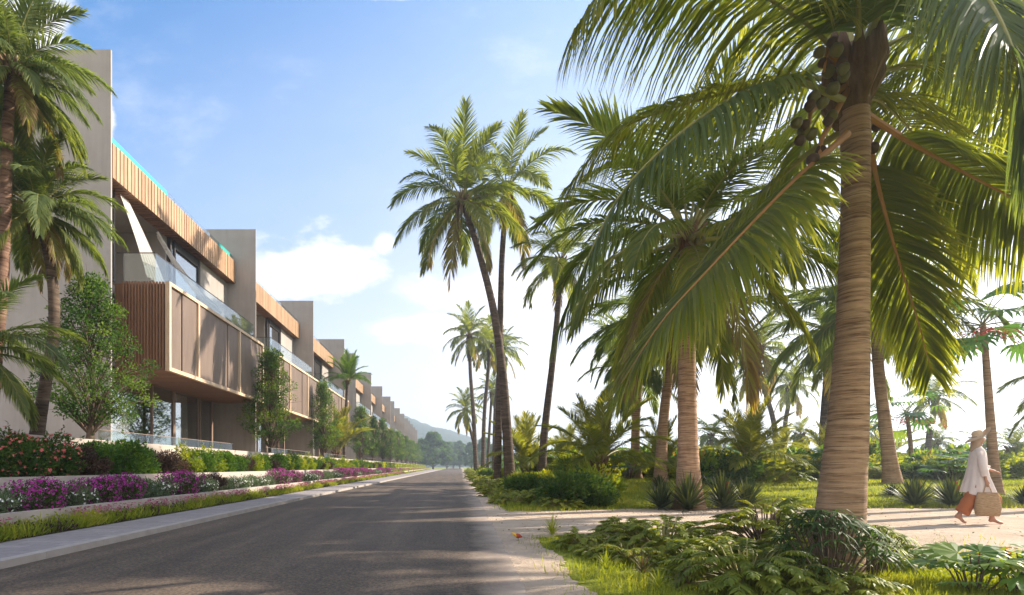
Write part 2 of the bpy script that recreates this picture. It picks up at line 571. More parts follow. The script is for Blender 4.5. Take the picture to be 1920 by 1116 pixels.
# a thin veil, thicker towards the horizon and towards the sun
slope = mth('MULTIPLY_ADD', gx, -0.45, gz_)
veil = mth('MULTIPLY', mrange(slope, 1.36, 0.20), mrange(cn2, 0.30, 0.70, 0.78, 0.97))
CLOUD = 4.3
hs = N(nt, 'ShaderNodeHueSaturation')
hs.inputs['Saturation'].default_value = 1.36
hs.inputs['Value'].default_value = 0.86
nt.links.new(sky.outputs[0], hs.inputs['Color'])
vc = N(nt, 'ShaderNodeMix', data_type='RGBA')
nt.links.new(mrange(slope, 0.62, -0.05), vc.inputs[0])
vc.inputs[6].default_value = (2.1, 2.42, 3.1, 1)
vc.inputs[7].default_value = (3.75, 3.62, 3.70, 1)
vm = N(nt, 'ShaderNodeMix', data_type='RGBA')
nt.links.new(veil, vm.inputs[0])
nt.links.new(hs.outputs[0], vm.inputs[6])
nt.links.new(vc.outputs[2], vm.inputs[7])
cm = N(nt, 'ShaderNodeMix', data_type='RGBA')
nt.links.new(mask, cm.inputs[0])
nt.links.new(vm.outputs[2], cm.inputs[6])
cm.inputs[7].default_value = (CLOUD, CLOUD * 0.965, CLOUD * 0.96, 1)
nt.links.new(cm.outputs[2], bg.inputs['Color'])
nt.links.new(bg.outputs[0], wo.inputs['Surface'])

SC.view_settings.view_transform = 'Standard'
SC.view_settings.look = 'None'
SC.view_settings.exposure = 1.28
SC.view_settings.gamma = 1.0
SC.render.engine = 'CYCLES'
cy = SC.cycles
cy.max_bounces, cy.diffuse_bounces, cy.glossy_bounces, cy.transmission_bounces = 6, 3, 3, 4
cy.transparent_max_bounces = 8
cy.volume_bounces = 0
cy.caustics_reflective = cy.caustics_refractive = False
cy.use_denoising = True
cy.sample_clamp_indirect = 6.0

# ------------------------------------------------------------------ ground, road, paths
rnd = random.Random(5)


def xr(y):
    """right edge of the carriageway"""
    return 0.49 + 0.029 * y


def xl(y):
    """left edge of the carriageway: straight, then easing to the right"""
    return -4.69 + 0.0175 * max(0.0, y - 18)


def gz(x, y):
    """height of the garden to the right of the road"""
    a = sstep(13.5, 22, y) * sstep(1.5, 5.0, x - xr(y))
    b = 0.06 * (mnoise.noise(V((x * 0.25, y * 0.25, 0))) + 0.4) * a
    return -0.02 + 0.45 * a + b


xs = [-2500, -900, -300, -120, -60, -30, -20, -12, -8, -5, -3, -1] + [0.5 * k for k in range(0, 70)] + [36 + 2 * k for k in range(14)] + [70, 85, 100, 130, 180, 260, 500, 1200, 2500]
ys = [-60, -20, -8, -2, 0, 2, 4, 6, 8, 10, 11, 12, 13] + [13.5 + 0.5 * k for k in range(40)] + [34 + 2 * k for k in range(20)] + [76, 85, 100, 130, 180, 260, 400, 700, 1200, 3000]
b = MB()
b.add([(x, y, gz(x, y)) for y in ys for x in xs],
      [(j * len(xs) + i, j * len(xs) + i + 1, (j + 1) * len(xs) + i + 1, (j + 1) * len(xs) + i) for j in range(len(ys) - 1) for i in range(len(xs) - 1)])
tag(b.build('ground', M['lawn'], smooth=True), kind='structure')


def strip(name, mat, ys, fa, fb, z, cross=6):
    b = MB()
    vs, fs = [], []
    for y in ys:
        for k in range(cross + 1): vs.append((lerp(fa(y), fb(y), k / cross), y, z))
    n = cross + 1
    for j in range(len(ys) - 1):
        for k in range(cross): fs.append((j * n + k, j * n + k + 1, (j + 1) * n + k + 1, (j + 1) * n + k))
    b.add(vs, fs)
    return tag(b.build(name, mat), kind='structure')


yfine = [-12 + 0.4 * k for k in range(37)] + [2.8 + 0.03 * k for k in range(400)] + [14.8 + 0.08 * k for k in range(115)] + [24 + 1.0 * k for k in range(60)] + [84 + 8 * k for k in range(40)]


def edge_noise(y, amp, s):
    return amp * (mnoise.noise(V((y * 0.9, s, 0))) + 0.6 * mnoise.noise(V((y * 3.1, s + 7, 0))) + 0.4 * mnoise.noise(V((y * 9, s + 3, 0))) + 0.3 * mnoise.noise(V((y * 23, s + 5, 0))))


strip('road', M['asphalt'], yfine, lambda y: xl(y) + 0.0, lambda y: xr(y) + 0.08 + edge_noise(y, 0.07, 1), 0.0, 8)
strip('sand_shoulder', M['sand'], yfine, lambda y: xr(y) - 0.6,
      lambda y: xr(y) + lerp(0.64, 0.22, sstep(8, 30, y)) + edge_noise(y, 0.13, 4), -0.005, 4)
# the sand path that leaves the road to the right
b = MB()
vs, fs = [], []
px = [0.9 + 0.08 * k for k in range(330)] + [27.5 + 1 * k for k in range(25)]
for x in px:
    ylo = max(6.25, 8.1 - 0.5 * (x - 1.0)) + edge_noise(x, 0.22, 9) - 1.2 * sstep(1.5, 0.9, x)
    yhi = 12.6 + 0.8 * sstep(2, 6, x) + edge_noise(x, 0.3, 12) + 1.5 * sstep(1.5, 0.9, x)
    for k in range(7): vs.append((x, lerp(ylo, yhi, k / 6), -0.010))
for j in range(len(px) - 1):
    for k in range(6): fs.append((j * 7 + k, (j + 1) * 7 + k, (j + 1) * 7 + k + 1, j * 7 + k + 1))
b.add(vs, fs)
tag(b.build('sand_path', M['sand']), kind='structure')

# pavement and kerb on the left
ZP = 0.08
ypv = [-10 + 1.0 * k for k in range(200)]
strip('pavement', M['pavers'], ypv, lambda y: -5.86, lambda y: xl(y) - 0.15, ZP, 3)
b = MB()
for y0 in np.arange(-10, 188, 1.0):
    a0, a1 = xl(y0), xl(y0 + 0.994)
    q = [(a0 - 0.15, y0, -0.05), (a0 - 0.002, y0, -0.05), (a1 - 0.002, y0 + 0.994, -0.05), (a1 - 0.15, y0 + 0.994, -0.05)]
    b.add(q + [(x, y, ZP + 0.004) for x, y, z in q], [(4, 5, 6, 7), (0, 1, 5, 4), (1, 2, 6, 5), (2, 3, 7, 6), (3, 0, 4, 7)])
tag(b.build('kerb', M['kerb']), kind='structure')

# ------------------------------------------------------------------ townhouses
PER = 12.35
Y_BLOCKS = [(16.3, 3), (60.0, 3), (104.0, 3), (148.0, 3)]
XF, XB, XG = -12.25, -10.2, -12.8         # upper facade, front of the projecting box, ground floor glazing
ORD = ['first', 'second', 'third', 'fourth', 'fifth', 'sixth', 'seventh', 'eighth', 'ninth', 'tenth', 'eleventh', 'twelfth',
       'thirteenth', 'fourteenth', 'fifteenth', 'sixteenth', 'seventeenth', 'eighteenth', 'nineteenth', 'twentieth',
       'twenty-first', 'twenty-second', 'twenty-third', 'twenty-fourth', 'twenty-fifth', 'twenty-sixth', 'twenty-seventh',
       'twenty-eighth', 'twenty-ninth', 'thirtieth', 'thirty-first', 'thirty-second', 'thirty-third', 'thirty-fourth',
       'thirty-fifth', 'thirty-sixth', 'thirty-seventh', 'thirty-eighth', 'thirty-ninth', 'fortieth', 'forty-first', 'forty-second',
       'forty-third', 'forty-fourth', 'forty-fifth', 'forty-sixth', 'forty-seventh', 'forty-eighth', 'forty-ninth', 'fiftieth']


def cloth(b, top, bot, n=28, m=16, fold=0.05, folds=7, sag=None):
    """hanging sheet between a top line and a bottom line, with folds"""
    t0, t1 = V(top[0]), V(top[1])
    b0, b1 = V(bot[0]), V(bot[1])
    vs, fs = [], []
    for j in range(m + 1):
        t = j / m
        for i in range(n + 1):
            s = i / n
            p = t0.lerp(t1, s).lerp(b0.lerp(b1, s), t)
            if sag is not None: p = p + V(sag) * math.sin(PI * t)
            p = p + V((1, 0.15, 0)) * fold * math.sin(s * folds * 2 * PI + 0.8 * math.sin(3 * t)) * (0.5 + 0.5 * t)
            vs.append(p)
    for j in range(m):
        for i in range(n): fs.append((j * (n + 1) + i, j * (n + 1) + i + 1, (j + 1) * (n + 1) + i + 1, (j + 1) * (n + 1) + i))
    b.add(vs, fs)


def make_house():
    root = thing('townhouse', '', 'townhouse', (0, 16.3, 0))
    rr = random.Random(11)
    T = 0.06
    # the tall plaster wall between houses
    b = MB(); b.box(-20, -10.7, 0, T, 1.5, 14.36)
    b.build('party_wall', M['plaster'], root)
    # body: floors, recessed plaster, rooms
    b = MB()
    b.box(-20, -11.97, T, PER, 11.45, 12.3)                    # roof slab behind the fascia
    b.box(-20, XF - 0.002, T, 2.1, 7.92, 11.44)                # plaster beside the loggia
    b.box(XF - 0.22, XF, 9.15, PER, 7.92, 11.44)               # plaster panel at the far end
    b.box(-20, XF - 0.3, T, PER, 7.6, 7.9)                     # third floor slab
    b.box(-20, XG - 0.05, T, PER, 4.62, 4.95)                  # second floor slab
    b.box(-15.6, -15.4, 2.1, 7.0, 7.92, 11.44)                 # back of the loggia
    b.box(XF - 2.9, XF - 0.25, 6.42, 6.55, 7.92, 11.44)        # cheek of the loggia
    b.build('wall', M['plaster'], root)
    b = MB()
    b.box(-17.2, -17.0, T, PER, 1.7, 4.6); b.box(-17.0, XG - 0.1, T, 0.2, 1.7, 4.6)
    b.box(-17.2, -17.0, 6.6, 9.1, 7.92, 11.4)
    b.box(-17.0, XF - 0.2, 9.0, 9.1, 7.92, 11.4)
    b.build('room_wall', M['room'], root)
    # second floor recess beside the box, dark boards
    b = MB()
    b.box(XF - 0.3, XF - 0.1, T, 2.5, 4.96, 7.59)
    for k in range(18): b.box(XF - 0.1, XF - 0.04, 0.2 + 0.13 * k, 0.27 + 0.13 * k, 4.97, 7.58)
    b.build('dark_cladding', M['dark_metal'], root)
    # slatted timber fascia and its soffit
    b = MB()
    b.box(-11.95, -11.84, T + 0.01, PER - 0.02, 11.31, 12.47, 0, 0.1)
    y = T + 0.02
    while y < PER - 0.2:
        w = 0.165 + rr.uniform(-0.01, 0.01)
        b.box(-11.838, -11.79 + rr.uniform(-0.004, 0.004), y, y + w, 11.29, 12.5, 0, rr.uniform(0.35, 1.0))
        y += w + 0.05
    y = T + 0.03
    sb = MB()
    while y < PER - 0.15:
        sb.box(-12.5, -11.96, y, y + 0.13, 11.30, 11.34, 0, rr.uniform(0.1, 0.8))
        y += 0.19
    b.build('timber_fascia', M['timber'], root)
    sb.build('roof_soffit', M['timber_shaded'], root)
    b = MB(); b.box(-11.99, -11.975, T + 0.02, PER - 0.04, 12.31, 12.86)
    for k in range(8): b.box(-12.0, -11.965, T + 0.02 + 1.53 * k, T + 0.05 + 1.53 * k, 12.3, 12.84)
    b.build('roof_balustrade', M['rail_glass'], root)
    # third floor glazing
    wf = MB()
    for (a, c) in ((6.5, 6.62), (6.85, 6.95), (9.05, 9.15)):
        wf.box(XF - 0.16, XF - 0.06, a, c, 7.92, 11.44)
    wf.box(XF - 0.155, XF - 0.065, 6.95, 9.05, 10.95, 11.4)
    wf.box(XF - 0.155, XF - 0.065, 6.95, 9.05, 7.95, 8.05)
    wo_ = wf.build('upper_window', M['dark_metal'], root)
    p = MB(); p.box(XF - 0.125, XF - 0.11, 6.62, 9.05, 8.05, 10.95)
    p.build('pane', M['glass'], wo_)
    wf = MB()
    for (a, c) in ((2.1, 2.2), (2.62, 2.7)): wf.box(XF - 0.16, XF - 0.06, a, c, 7.92, 11.44)
    wf.box(XF - 0.155, XF - 0.065, 2.2, 2.62, 7.93, 8.0); wf.box(XF - 0.155, XF - 0.065, 2.2, 2.62, 11.35, 11.43)
    wo_ = wf.build('narrow_window', M['dark_metal'], root)
    p = MB(); p.box(XF - 0.125, XF - 0.11, 2.2, 2.62, 8.0, 11.35)
    p.build('pane', M['glass'], wo_)
    # balcony glass on top of the box
    b = MB(); b.box(-10.78, -10.765, 2.62, 12.2, 7.93, 8.96); b.box(-11.95, -10.79, 2.62, 2.635, 7.93, 8.96)
    g = b.build('balcony_balustrade', M['rail_glass'], root)
    b = MB(); b.box(-12.2, -10.765, 2.605, 2.65, 8.965, 8.99); b.box(-10.79, -10.755, 2.65, 12.2, 8.965, 8.985)
    b.build('handrail', M['dark_metal'], g)
    # projecting box
    y0, y1, z0, z1 = 2.53, 12.25, 4.61, 7.9
    body = MB()
    body.box(XF, XB - 0.2, y0 + 0.06, y1 - 0.05, z0 + 0.09, z1 - 0.07, 0, 0.0)
    bx = body.build('bay_box', M['timber_shaded'], root)
    fr = MB()
    fr.box(XB - 0.16, XB, y0, y1, z0, z0 + 0.14, 0, 0.8)
    fr.box(XB - 0.16, XB, y0, y1, z1 - 0.13, z1, 0, 0.8)
    fr.box(XB - 0.16, XB, y0, y0 + 0.13, z0 + 0.142, z1 - 0.132, 0, 0.9)
    fr.box(XB - 0.16, XB, y1 - 0.13, y1, z0 + 0.142, z1 - 0.132, 0, 0.9)
    for yp in (4.8, 9.0): fr.box(XB - 0.15, XB + 0.0, yp - 0.06, yp + 0.06, z0 + 0.142, z1 - 0.132, 0, 1.0)
    fr.build('frame', M['frame_timber'], bx)
    cuts = [y0 + 0.14, 3.56, 4.72, 4.88, 6.2, 7.7, 8.92, 9.08, 10.67, y1 - 0.14]
    for i in range(9):
        if i in (2, 6): continue
        a, c = cuts[i] + 0.022, cuts[i + 1] - 0.022
        pm = MB()
        off = 0.03 if i % 2 else 0.0
        pm.box(XB - 0.15 + off * 0, XB - 0.11 + off, a, c, z0 + 0.16, z1 - 0.15, 0, 0.4)
        n = int((c - a) / 0.075)
        for k in range(n):
            yy = a + 0.02 + (c - a - 0.04) * k / n
            pm.box(XB - 0.108 + off, XB - 0.09 + off, yy, yy + 0.045, z0 + 0.165, z1 - 0.155, 0, rr.uniform(0.3, 0.7))
        pm.build('screen_panel', M['screen'], bx)
    sl = MB()
    x = XB - 0.22
    while x > XF + 0.35:
        sl.box(x - 0.065, x, y0 + 0.005, y0 + 0.055, z0 + 0.05, z1 - 0.01, 0, rr.uniform(0.0, 0.45))
        x -= 0.112
    sl.build('side_slats', M['timber_shaded'], bx)
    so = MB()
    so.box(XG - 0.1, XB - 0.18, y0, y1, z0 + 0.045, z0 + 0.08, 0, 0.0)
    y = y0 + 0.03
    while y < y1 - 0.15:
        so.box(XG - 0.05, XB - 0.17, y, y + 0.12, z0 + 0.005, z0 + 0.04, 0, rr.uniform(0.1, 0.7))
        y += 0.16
    so.build('soffit', M['timber_shaded'], bx)
    # ground floor glazing
    b = MB()
    for (a, c) in ((0.3, 0.38), (3.1, 3.18), (5.86, 5.92), (7.55, 7.75), (9.95, 10.02), (10.14, 10.24), (11.45, 11.6)):
        b.box(XG - 0.06, XG + 0.06, a, c, 1.74, 4.6)
    b.box(XG - 0.05, XG + 0.05, 0.38, 11.45, 1.74, 1.80)
    pw = b.build('patio_window', M['bronze'], root)
    b = MB(); b.box(XG - 0.01, XG + 0.005, 0.38, 11.45, 1.81, 4.59)
    b.build('pane', M['glass'], pw)
    for (a, c) in ((3.25, 4.5), (7.8, 9.2)):
        b = MB(); cloth(b, ((XG - 0.14, a, 4.55), (XG - 0.14, c, 4.55)), ((XG - 0.14, a, 1.8), (XG - 0.14, c, 1.8)), 40, 4, 0.05, 7)
        b.build('curtain', M['curtain'], root, smooth=True)
    # low glass along the edge of the terrace
    b = MB()
    for k in range(4): b.box(-9.13, -9.118, -2.9 + 2.1 * k, -0.85 + 2.1 * k, 1.76, 2.04)
    tr = b.build('terrace_rail', M['clear_glass'], root)
    b = MB(); b.box(-9.14, -9.108, -2.9, 5.5, 2.045, 2.06)
    b.build('rail_cap', M['bronze'], tr)
    return root


house = make_house()
houses = []
k = 0
for (yb, n) in Y_BLOCKS:
    for i in range(n):
        h = house if k == 0 else copy_tree(house)
        h.location = (0, yb + i * PER, 0)
        last = i == n - 1
        if last:
            b = MB(); b.box(-20, -10.7, PER, PER + 0.12, 1.5, 14.36)
            b.build('end_wall', M['plaster'], h)
        h['label'] = ('nearest townhouse, with curtains blowing out over its upper balcony' if k == 0 else
                      f'{ORD[k]} townhouse along the street, beige walls with a brown slatted box')
        h['group'] = 'townhouses along the left of the street'
        houses.append(h)
        k += 1
h0 = houses[0]
b = MB()
cloth(b, ((-12.15, 2.72, 11.2), (-12.15, 3.25, 11.2)), ((-11.2, 2.75, 8.2), (-10.95, 3.75, 8.0)), 40, 24, 0.05, 6, (0.1, -0.05, -0.1))
b.build('curtain', M['curtain'], h0, smooth=True)
b = MB()
pth = resample([(-12.2, 5.25, 11.0), (-11.85, 5.7, 10.2), (-11.45, 6.2, 9.5), (-11.15, 7.0, 9.0), (-10.95, 8.3, 8.75)], 26)
vs, fs = [], []
for j, p in enumerate(pth):
    t = j / 25
    for i in range(17):
        s = i / 16
        wdt = 0.35 + 0.75 * t
        q = p + V((0.25 * s * t, 0.3 * s * wdt, -0.75 * s * wdt)) + V((0.05, 0.02, 0)) * math.sin(s * 18 + t * 3)
        vs.append(q)
for j in range(25):
    for i in range(16): fs.append((j * 17 + i, j * 17 + i + 1, (j + 1) * 17 + i + 1, (j + 1) * 17 + i))
b.add(vs, fs)
b.build('curtain', M['curtain'], h0, smooth=True)
b = MB(); b.box(-13.9, -11.955, 0.2, 5.6, 12.505, 12.84)
b.build('pool_basin', M['teal'], h0)
b = MB(); b.box(-13.5, -11.955, 10.6, 12.2, 12.505, 12.84)
b.build('pool_basin', M['teal'], h0)

# terrace the houses stand on
b = MB(); b.box(-40, -9.1, -10, 188, -0.3, 1.72)
tag(b.build('terrace', M['garden_wall']), kind='structure')

# ------------------------------------------------------------------ garden walls and planting beds
SEG = [(-8, 22.9)] + [(24.0 + PER * k, 24.0 + PER * k + PER - 1.1) for k in range(13)]
for k, (a, c) in enumerate(SEG):
    far = min(c, 187)
    for (nm, xa, xb_, z0, z1, what) in (('low', -6.52, -6.38, -0.02, 0.395, 'low pale wall holding the flower bed'),
                                       ('mid', -7.64, -7.5, -0.02, 0.895, 'pale middle wall behind the flower bed'),
                                       ('top', -9.098, -8.9, -0.02, 1.765, 'tall pale wall behind the shrub bed')):
        b = MB(); b.box(xa, xb_, a, c + (1.09 if nm == 'top' else 0.75 if nm == 'mid' else 0.0), z0, z1)
        if nm != 'low': pass
        else:
            b.box(-7.49, -6.53, a, a + 0.12, -0.02, 0.39)
        o = b.build('garden_wall', M['garden_wall'])
        tag(o, f'{what}, {ORD[k]} stretch from the near end', 'garden wall', 'stepped garden walls below the townhouses')
b = MB(); b.box(-7.495, -6.525, -8, 187, -0.1, 0.33); b.box(-8.895, -7.645, -8, 187, -0.1, 0.83); b.box(-6.375, -5.865, -8, 187, -0.1, 0.085)
tag(b.build('planting_soil', M['soil']), kind='structure')


# ------------------------------------------------------------------ plant builders
def rdir(r):
    z = r.uniform(-1, 1)
    a = r.uniform(0, 2 * PI)
    s = math.sqrt(1 - z * z)
    return V((s * math.cos(a), s * math.sin(a), z))


def add_leaf(b, p, d, l, w, tint, r, mat=0):
    d = d.normalized()
    s = d.cross(rdir(r))
    if s.length < 1e-3: return
    s = s.normalized() * w * 0.5
    n = s.cross(d).normalized() * w * 0.22
    m = p + d * l * 0.45
    b.add([p, m + s + n, p + d * l - n * 0.6, m - s + n], [(0, 1, 2), (0, 2, 3)], mat, tint)


def add_flower(b, p, d, size, r, mat=0):
    d = d.normalized()
    a = d.cross(V((0.3, 0.2, 0.9))).normalized()
    c = d.cross(a)
    vs = [p]
    for k in range(10):
        q = size * (0.55 if k % 2 else 1.0)
        an = 2 * PI * k / 10
        vs.append(p + (a * math.cos(an) + c * math.sin(an)) * q + d * size * 0.3)
    b.add(vs, [(0, k + 1, (k + 1) % 10 + 1) for k in range(10)], mat, 0.5)


def bush(r, rx, ry, h, clumps, per, lsize, asp=0.5, tint=(0.1, 0.7), spread=0.3, flowers=0, fsize=0.02, upw=0.4):
    """dome of leaf clumps -> (leaves, flowers)"""
    b, fl = MB(), MB()
    cs = []
    for k in range(clumps):
        d = rdir(r)
        if d.z < -0.75: d.z = -0.75
        q = r.uniform(0.55, 0.95)
        cs.append((V((d.x * rx * q, d.y * ry * q, max(0.06 * h, h * 0.45 + d.z * h * 0.52 * q * r.uniform(0.8, 1.2)))), d, r.uniform(0.75, 1.25)))
    for (c, d, sc) in cs:
        ct = r.uniform(*tint)
        rad = spread * (rx + ry) * 0.5 * sc
        b.tube([V((c.x * 0.15, c.y * 0.15, 0)), c * 0.6, c], [lsize * 0.09, lsize * 0.07, lsize * 0.03], 4, 1, 0.5, False)
        for i in range(per):
            o = rdir(r) * rad * r.random() ** 0.4
            o.z *= 0.8
            p = c + o
            if p.z < 0.02: p.z = r.uniform(0.02, 0.08)
            dd = (o.normalized() * 0.9 + d * 0.5 + UPZ * upw * r.random() + rdir(r) * 0.6)
            add_leaf(b, p, dd, lsize * r.uniform(0.6, 1.4), lsize * asp * r.uniform(0.8, 1.2), min(1, max(0, ct + r.uniform(-0.15, 0.15))), r)
    for k in range(clumps // 3):                               # loose shoots that break the outline
        c, d, sc = cs[r.randrange(len(cs))]
        if d.z < 0: continue
        e = c + (d * 0.6 + UPZ * 0.9 + rdir(r) * 0.4).normalized() * h * r.uniform(0.25, 0.5)
        b.tube([c, e], [lsize * 0.04, lsize * 0.02], 4, 1, 0.5, False)
        for i in range(14): add_leaf(b, c.lerp(e, r.random()), (e - c).normalized() + rdir(r) * 0.9, lsize * r.uniform(0.6, 1.1), lsize * asp, r.uniform(*tint), r)
    for i in range(flowers):
        c, d, sc = cs[r.randrange(len(cs))]
        o = (rdir(r) + d * 0.8 + UPZ * 0.3).normalized()
        p = c + o * spread * (rx + ry) * 0.5 * sc * r.uniform(0.85, 1.1)
        if p.z > 0.05: add_flower(fl, p, (o + rdir(r) * 0.5), fsize * r.uniform(0.75, 1.2), r)
    return b, fl


def add_frond(b, pts, n, lmax, width, r, droop=0.5, vee=0.25, age=0.2, r0=0.02, segs=3, t0=0.15, gap=0.0, mat=0, rmat=1, fwd=(30, 70), tip=0.35, sides=5, samples=18, prof=None, limp=0.0):
    P = resample(pts, samples)
    b.tube(P, [lerp(r0, r0 * 0.12, (i / (samples - 1)) ** 0.7) for i in range(samples)], sides, rmat, 0.5, False, 0.7)
    for side in (-1, 1):
        for i in range(n):
            t = t0 + (1 - t0) * (i + r.uniform(0.2, 0.8)) / n
            if gap and r.random() < gap: continue
            f = min(t, 0.9999) * (samples - 1)
            k = int(f)
            p = P[k].lerp(P[k + 1], f - k)
            T = (P[min(k + 2, samples - 1)] - P[max(k - 1, 0)]).normalized()
            S = T.cross(UPZ)
            if S.length < 0.15: S = T.cross(V((0.3, 0.95, 0.1)))
            S.normalize()
            U = S.cross(T)
            a = R(lerp(fwd[0], fwd[1], t) + r.uniform(-6, 6))
            d = (S * side * math.cos(a) + T * math.sin(a) + U * vee * r.uniform(0.4, 1.3)).normalized()
            q = (t - t0) / (1 - t0)
            pf = prof(q) if prof else (min(1.0, 0.55 + 1.6 * q) * (1 - (1 - tip) * max(0.0, (q - 0.45) / 0.55) ** 1.3))
            l = lmax * pf * r.uniform(0.86, 1.1)
            Wv = (T - d * T.dot(d))
            if Wv.length < 1e-3: continue
            Wv = (Wv.normalized() + U * r.uniform(-0.35, 0.35)).normalized()
            tn = min(1.0, max(0.0, age + r.uniform(-0.16, 0.16)))
            pos, dd = p, d.copy()
            vs = [pos - Wv * width * 0.28, pos + Wv * width * 0.28]
            fs = []
            dr = droop * r.uniform(0.7, 1.3) + limp * r.random()
            for s in range(1, segs + 1):
                dd = (dd + V((0, 0, -1)) * dr * (0.6 if s == 1 else 1.0) / segs * 1.6).normalized()
                pos = pos + dd * l / segs
                if s < segs:
                    ww = width * (0.5 if s == 1 else 0.5 * (1 - (s - 1) / segs))
                    vs += [pos - Wv * ww, pos + Wv * ww]
                    m_ = len(vs)
                    fs.append((m_ - 4, m_ - 3, m_ - 1, m_ - 2))
                else:
                    vs.append(pos)
                    m_ = len(vs)
                    fs.append((m_ - 3, m_ - 2, m_ - 1))
            b.add(vs, fs[:-1], mat, tn)
            bb = len(b.v) - len(vs)
            b.f.append([i_ + bb for i_ in fs[-1]]); b.m.append(mat); b.t.append(min(1, tn + 0.08 + 0.25 * age * r.random()))


def arc(e0, bend, L=1.0, n=9, p=1.25):
    """rachis in the x-z plane leaving at elevation e0 and bending over"""
    x = z = 0.0
    out = [V((0, 0, 0))]
    for i in range(n):
        e = R(e0 - bend * ((i + 0.5) / n) ** p)
        x += math.cos(e) * L / n
        z += math.sin(e) * L / n
        out.append(V((x, 0, z)))
    return out


FROND = {}


def frond_lib(kind, n, width, lmax, classes, segs=3, droop=0.55):
    r = random.Random(hash(kind) % 1000 if False else len(kind) * 17)
    lib = []
    for (e0, bend, age, dr) in classes:
        for v_ in range(2):
            b = MB()
            pts = arc(e0 + r.uniform(-5, 5), bend + r.uniform(-8, 8))
            sw = r.uniform(-0.10, 0.10)
            pts = [V((p.x, sw * p.x * p.x, p.z)) for p in pts]
            add_frond(b, pts, n, lmax, width, r, droop * dr, 0.3, age, 0.013, segs, 0.16, 0.04, fwd=(28, 66), samples=14, sides=4)
            lib.append((e0, b))
    FROND[kind] = lib


CL = [(82, 40, 0.30, 0.35), (70, 60, 0.34, 0.5), (58, 75, 0.30, 0.7), (46, 85, 0.26, 0.9), (34, 88, 0.22, 1.0), (20, 85, 0.22, 1.1), (6, 78, 0.26, 1.2), (-10, 66, 0.34, 1.3), (-30, 50, 0.45, 1.3), (-52, 32, 0.86, 1.2)]
frond_lib('near', 84, 0.0135, 0.275, CL, 3, 0.75)
frond_lib('far', 36, 0.026, 0.28, CL, 2, 0.75)
CY = [(86, 20, 0.6, 0.3), (76, 40, 0.58, 0.45), (64, 58, 0.52, 0.6), (52, 72, 0.48, 0.8), (38, 78, 0.42, 1.0), (22, 70, 0.4, 1.1)]
frond_lib('young', 84, 0.0125, 0.30, CY, 3, 0.65)
FMESH = {}


def fmesh(kind, i, mats):
    key = (kind, i, mats[0].name, mats[1].name)
    if key not in FMESH: FMESH[key] = FROND[kind][i][1].mesh('frond', list(mats))
    return FMESH[key]


def trunk_mb(pts, r0, r1, flare=1.6, ring=0.12, sides=14, seed=0):
    r = random.Random(seed)
    L = sum((V(pts[i + 1]) - V(pts[i])).length for i in range(len(pts) - 1))
    n = max(8, min(150, int(L / ring)))
    P = resample(pts, n + 1)
    rad = []
    for i in range(n + 1):
        t = i / n
        q = lerp(r0, r1, min(1.0, t * 1.15)) * (1 + (flare - 1) * math.exp(-t * L / (r0 * 3.2)))
        q *= (1.0 + (0.016 if i % 2 else -0.010) + r.uniform(-0.010, 0.010))
        rad.append(q)
    b = MB()
    b.tube(P, rad, sides, 0)
    return b, P


def crown_angles(r, n, classes, lo=0.0, hi=1.0):
    out = []
    for i in range(n):
        t = lerp(lo, hi, (i + 0.5) / n)
        ci = min(classes - 1, int(t * classes))
        out.append((i * 2.39996 + r.uniform(-0.25, 0.25), ci))
    return out


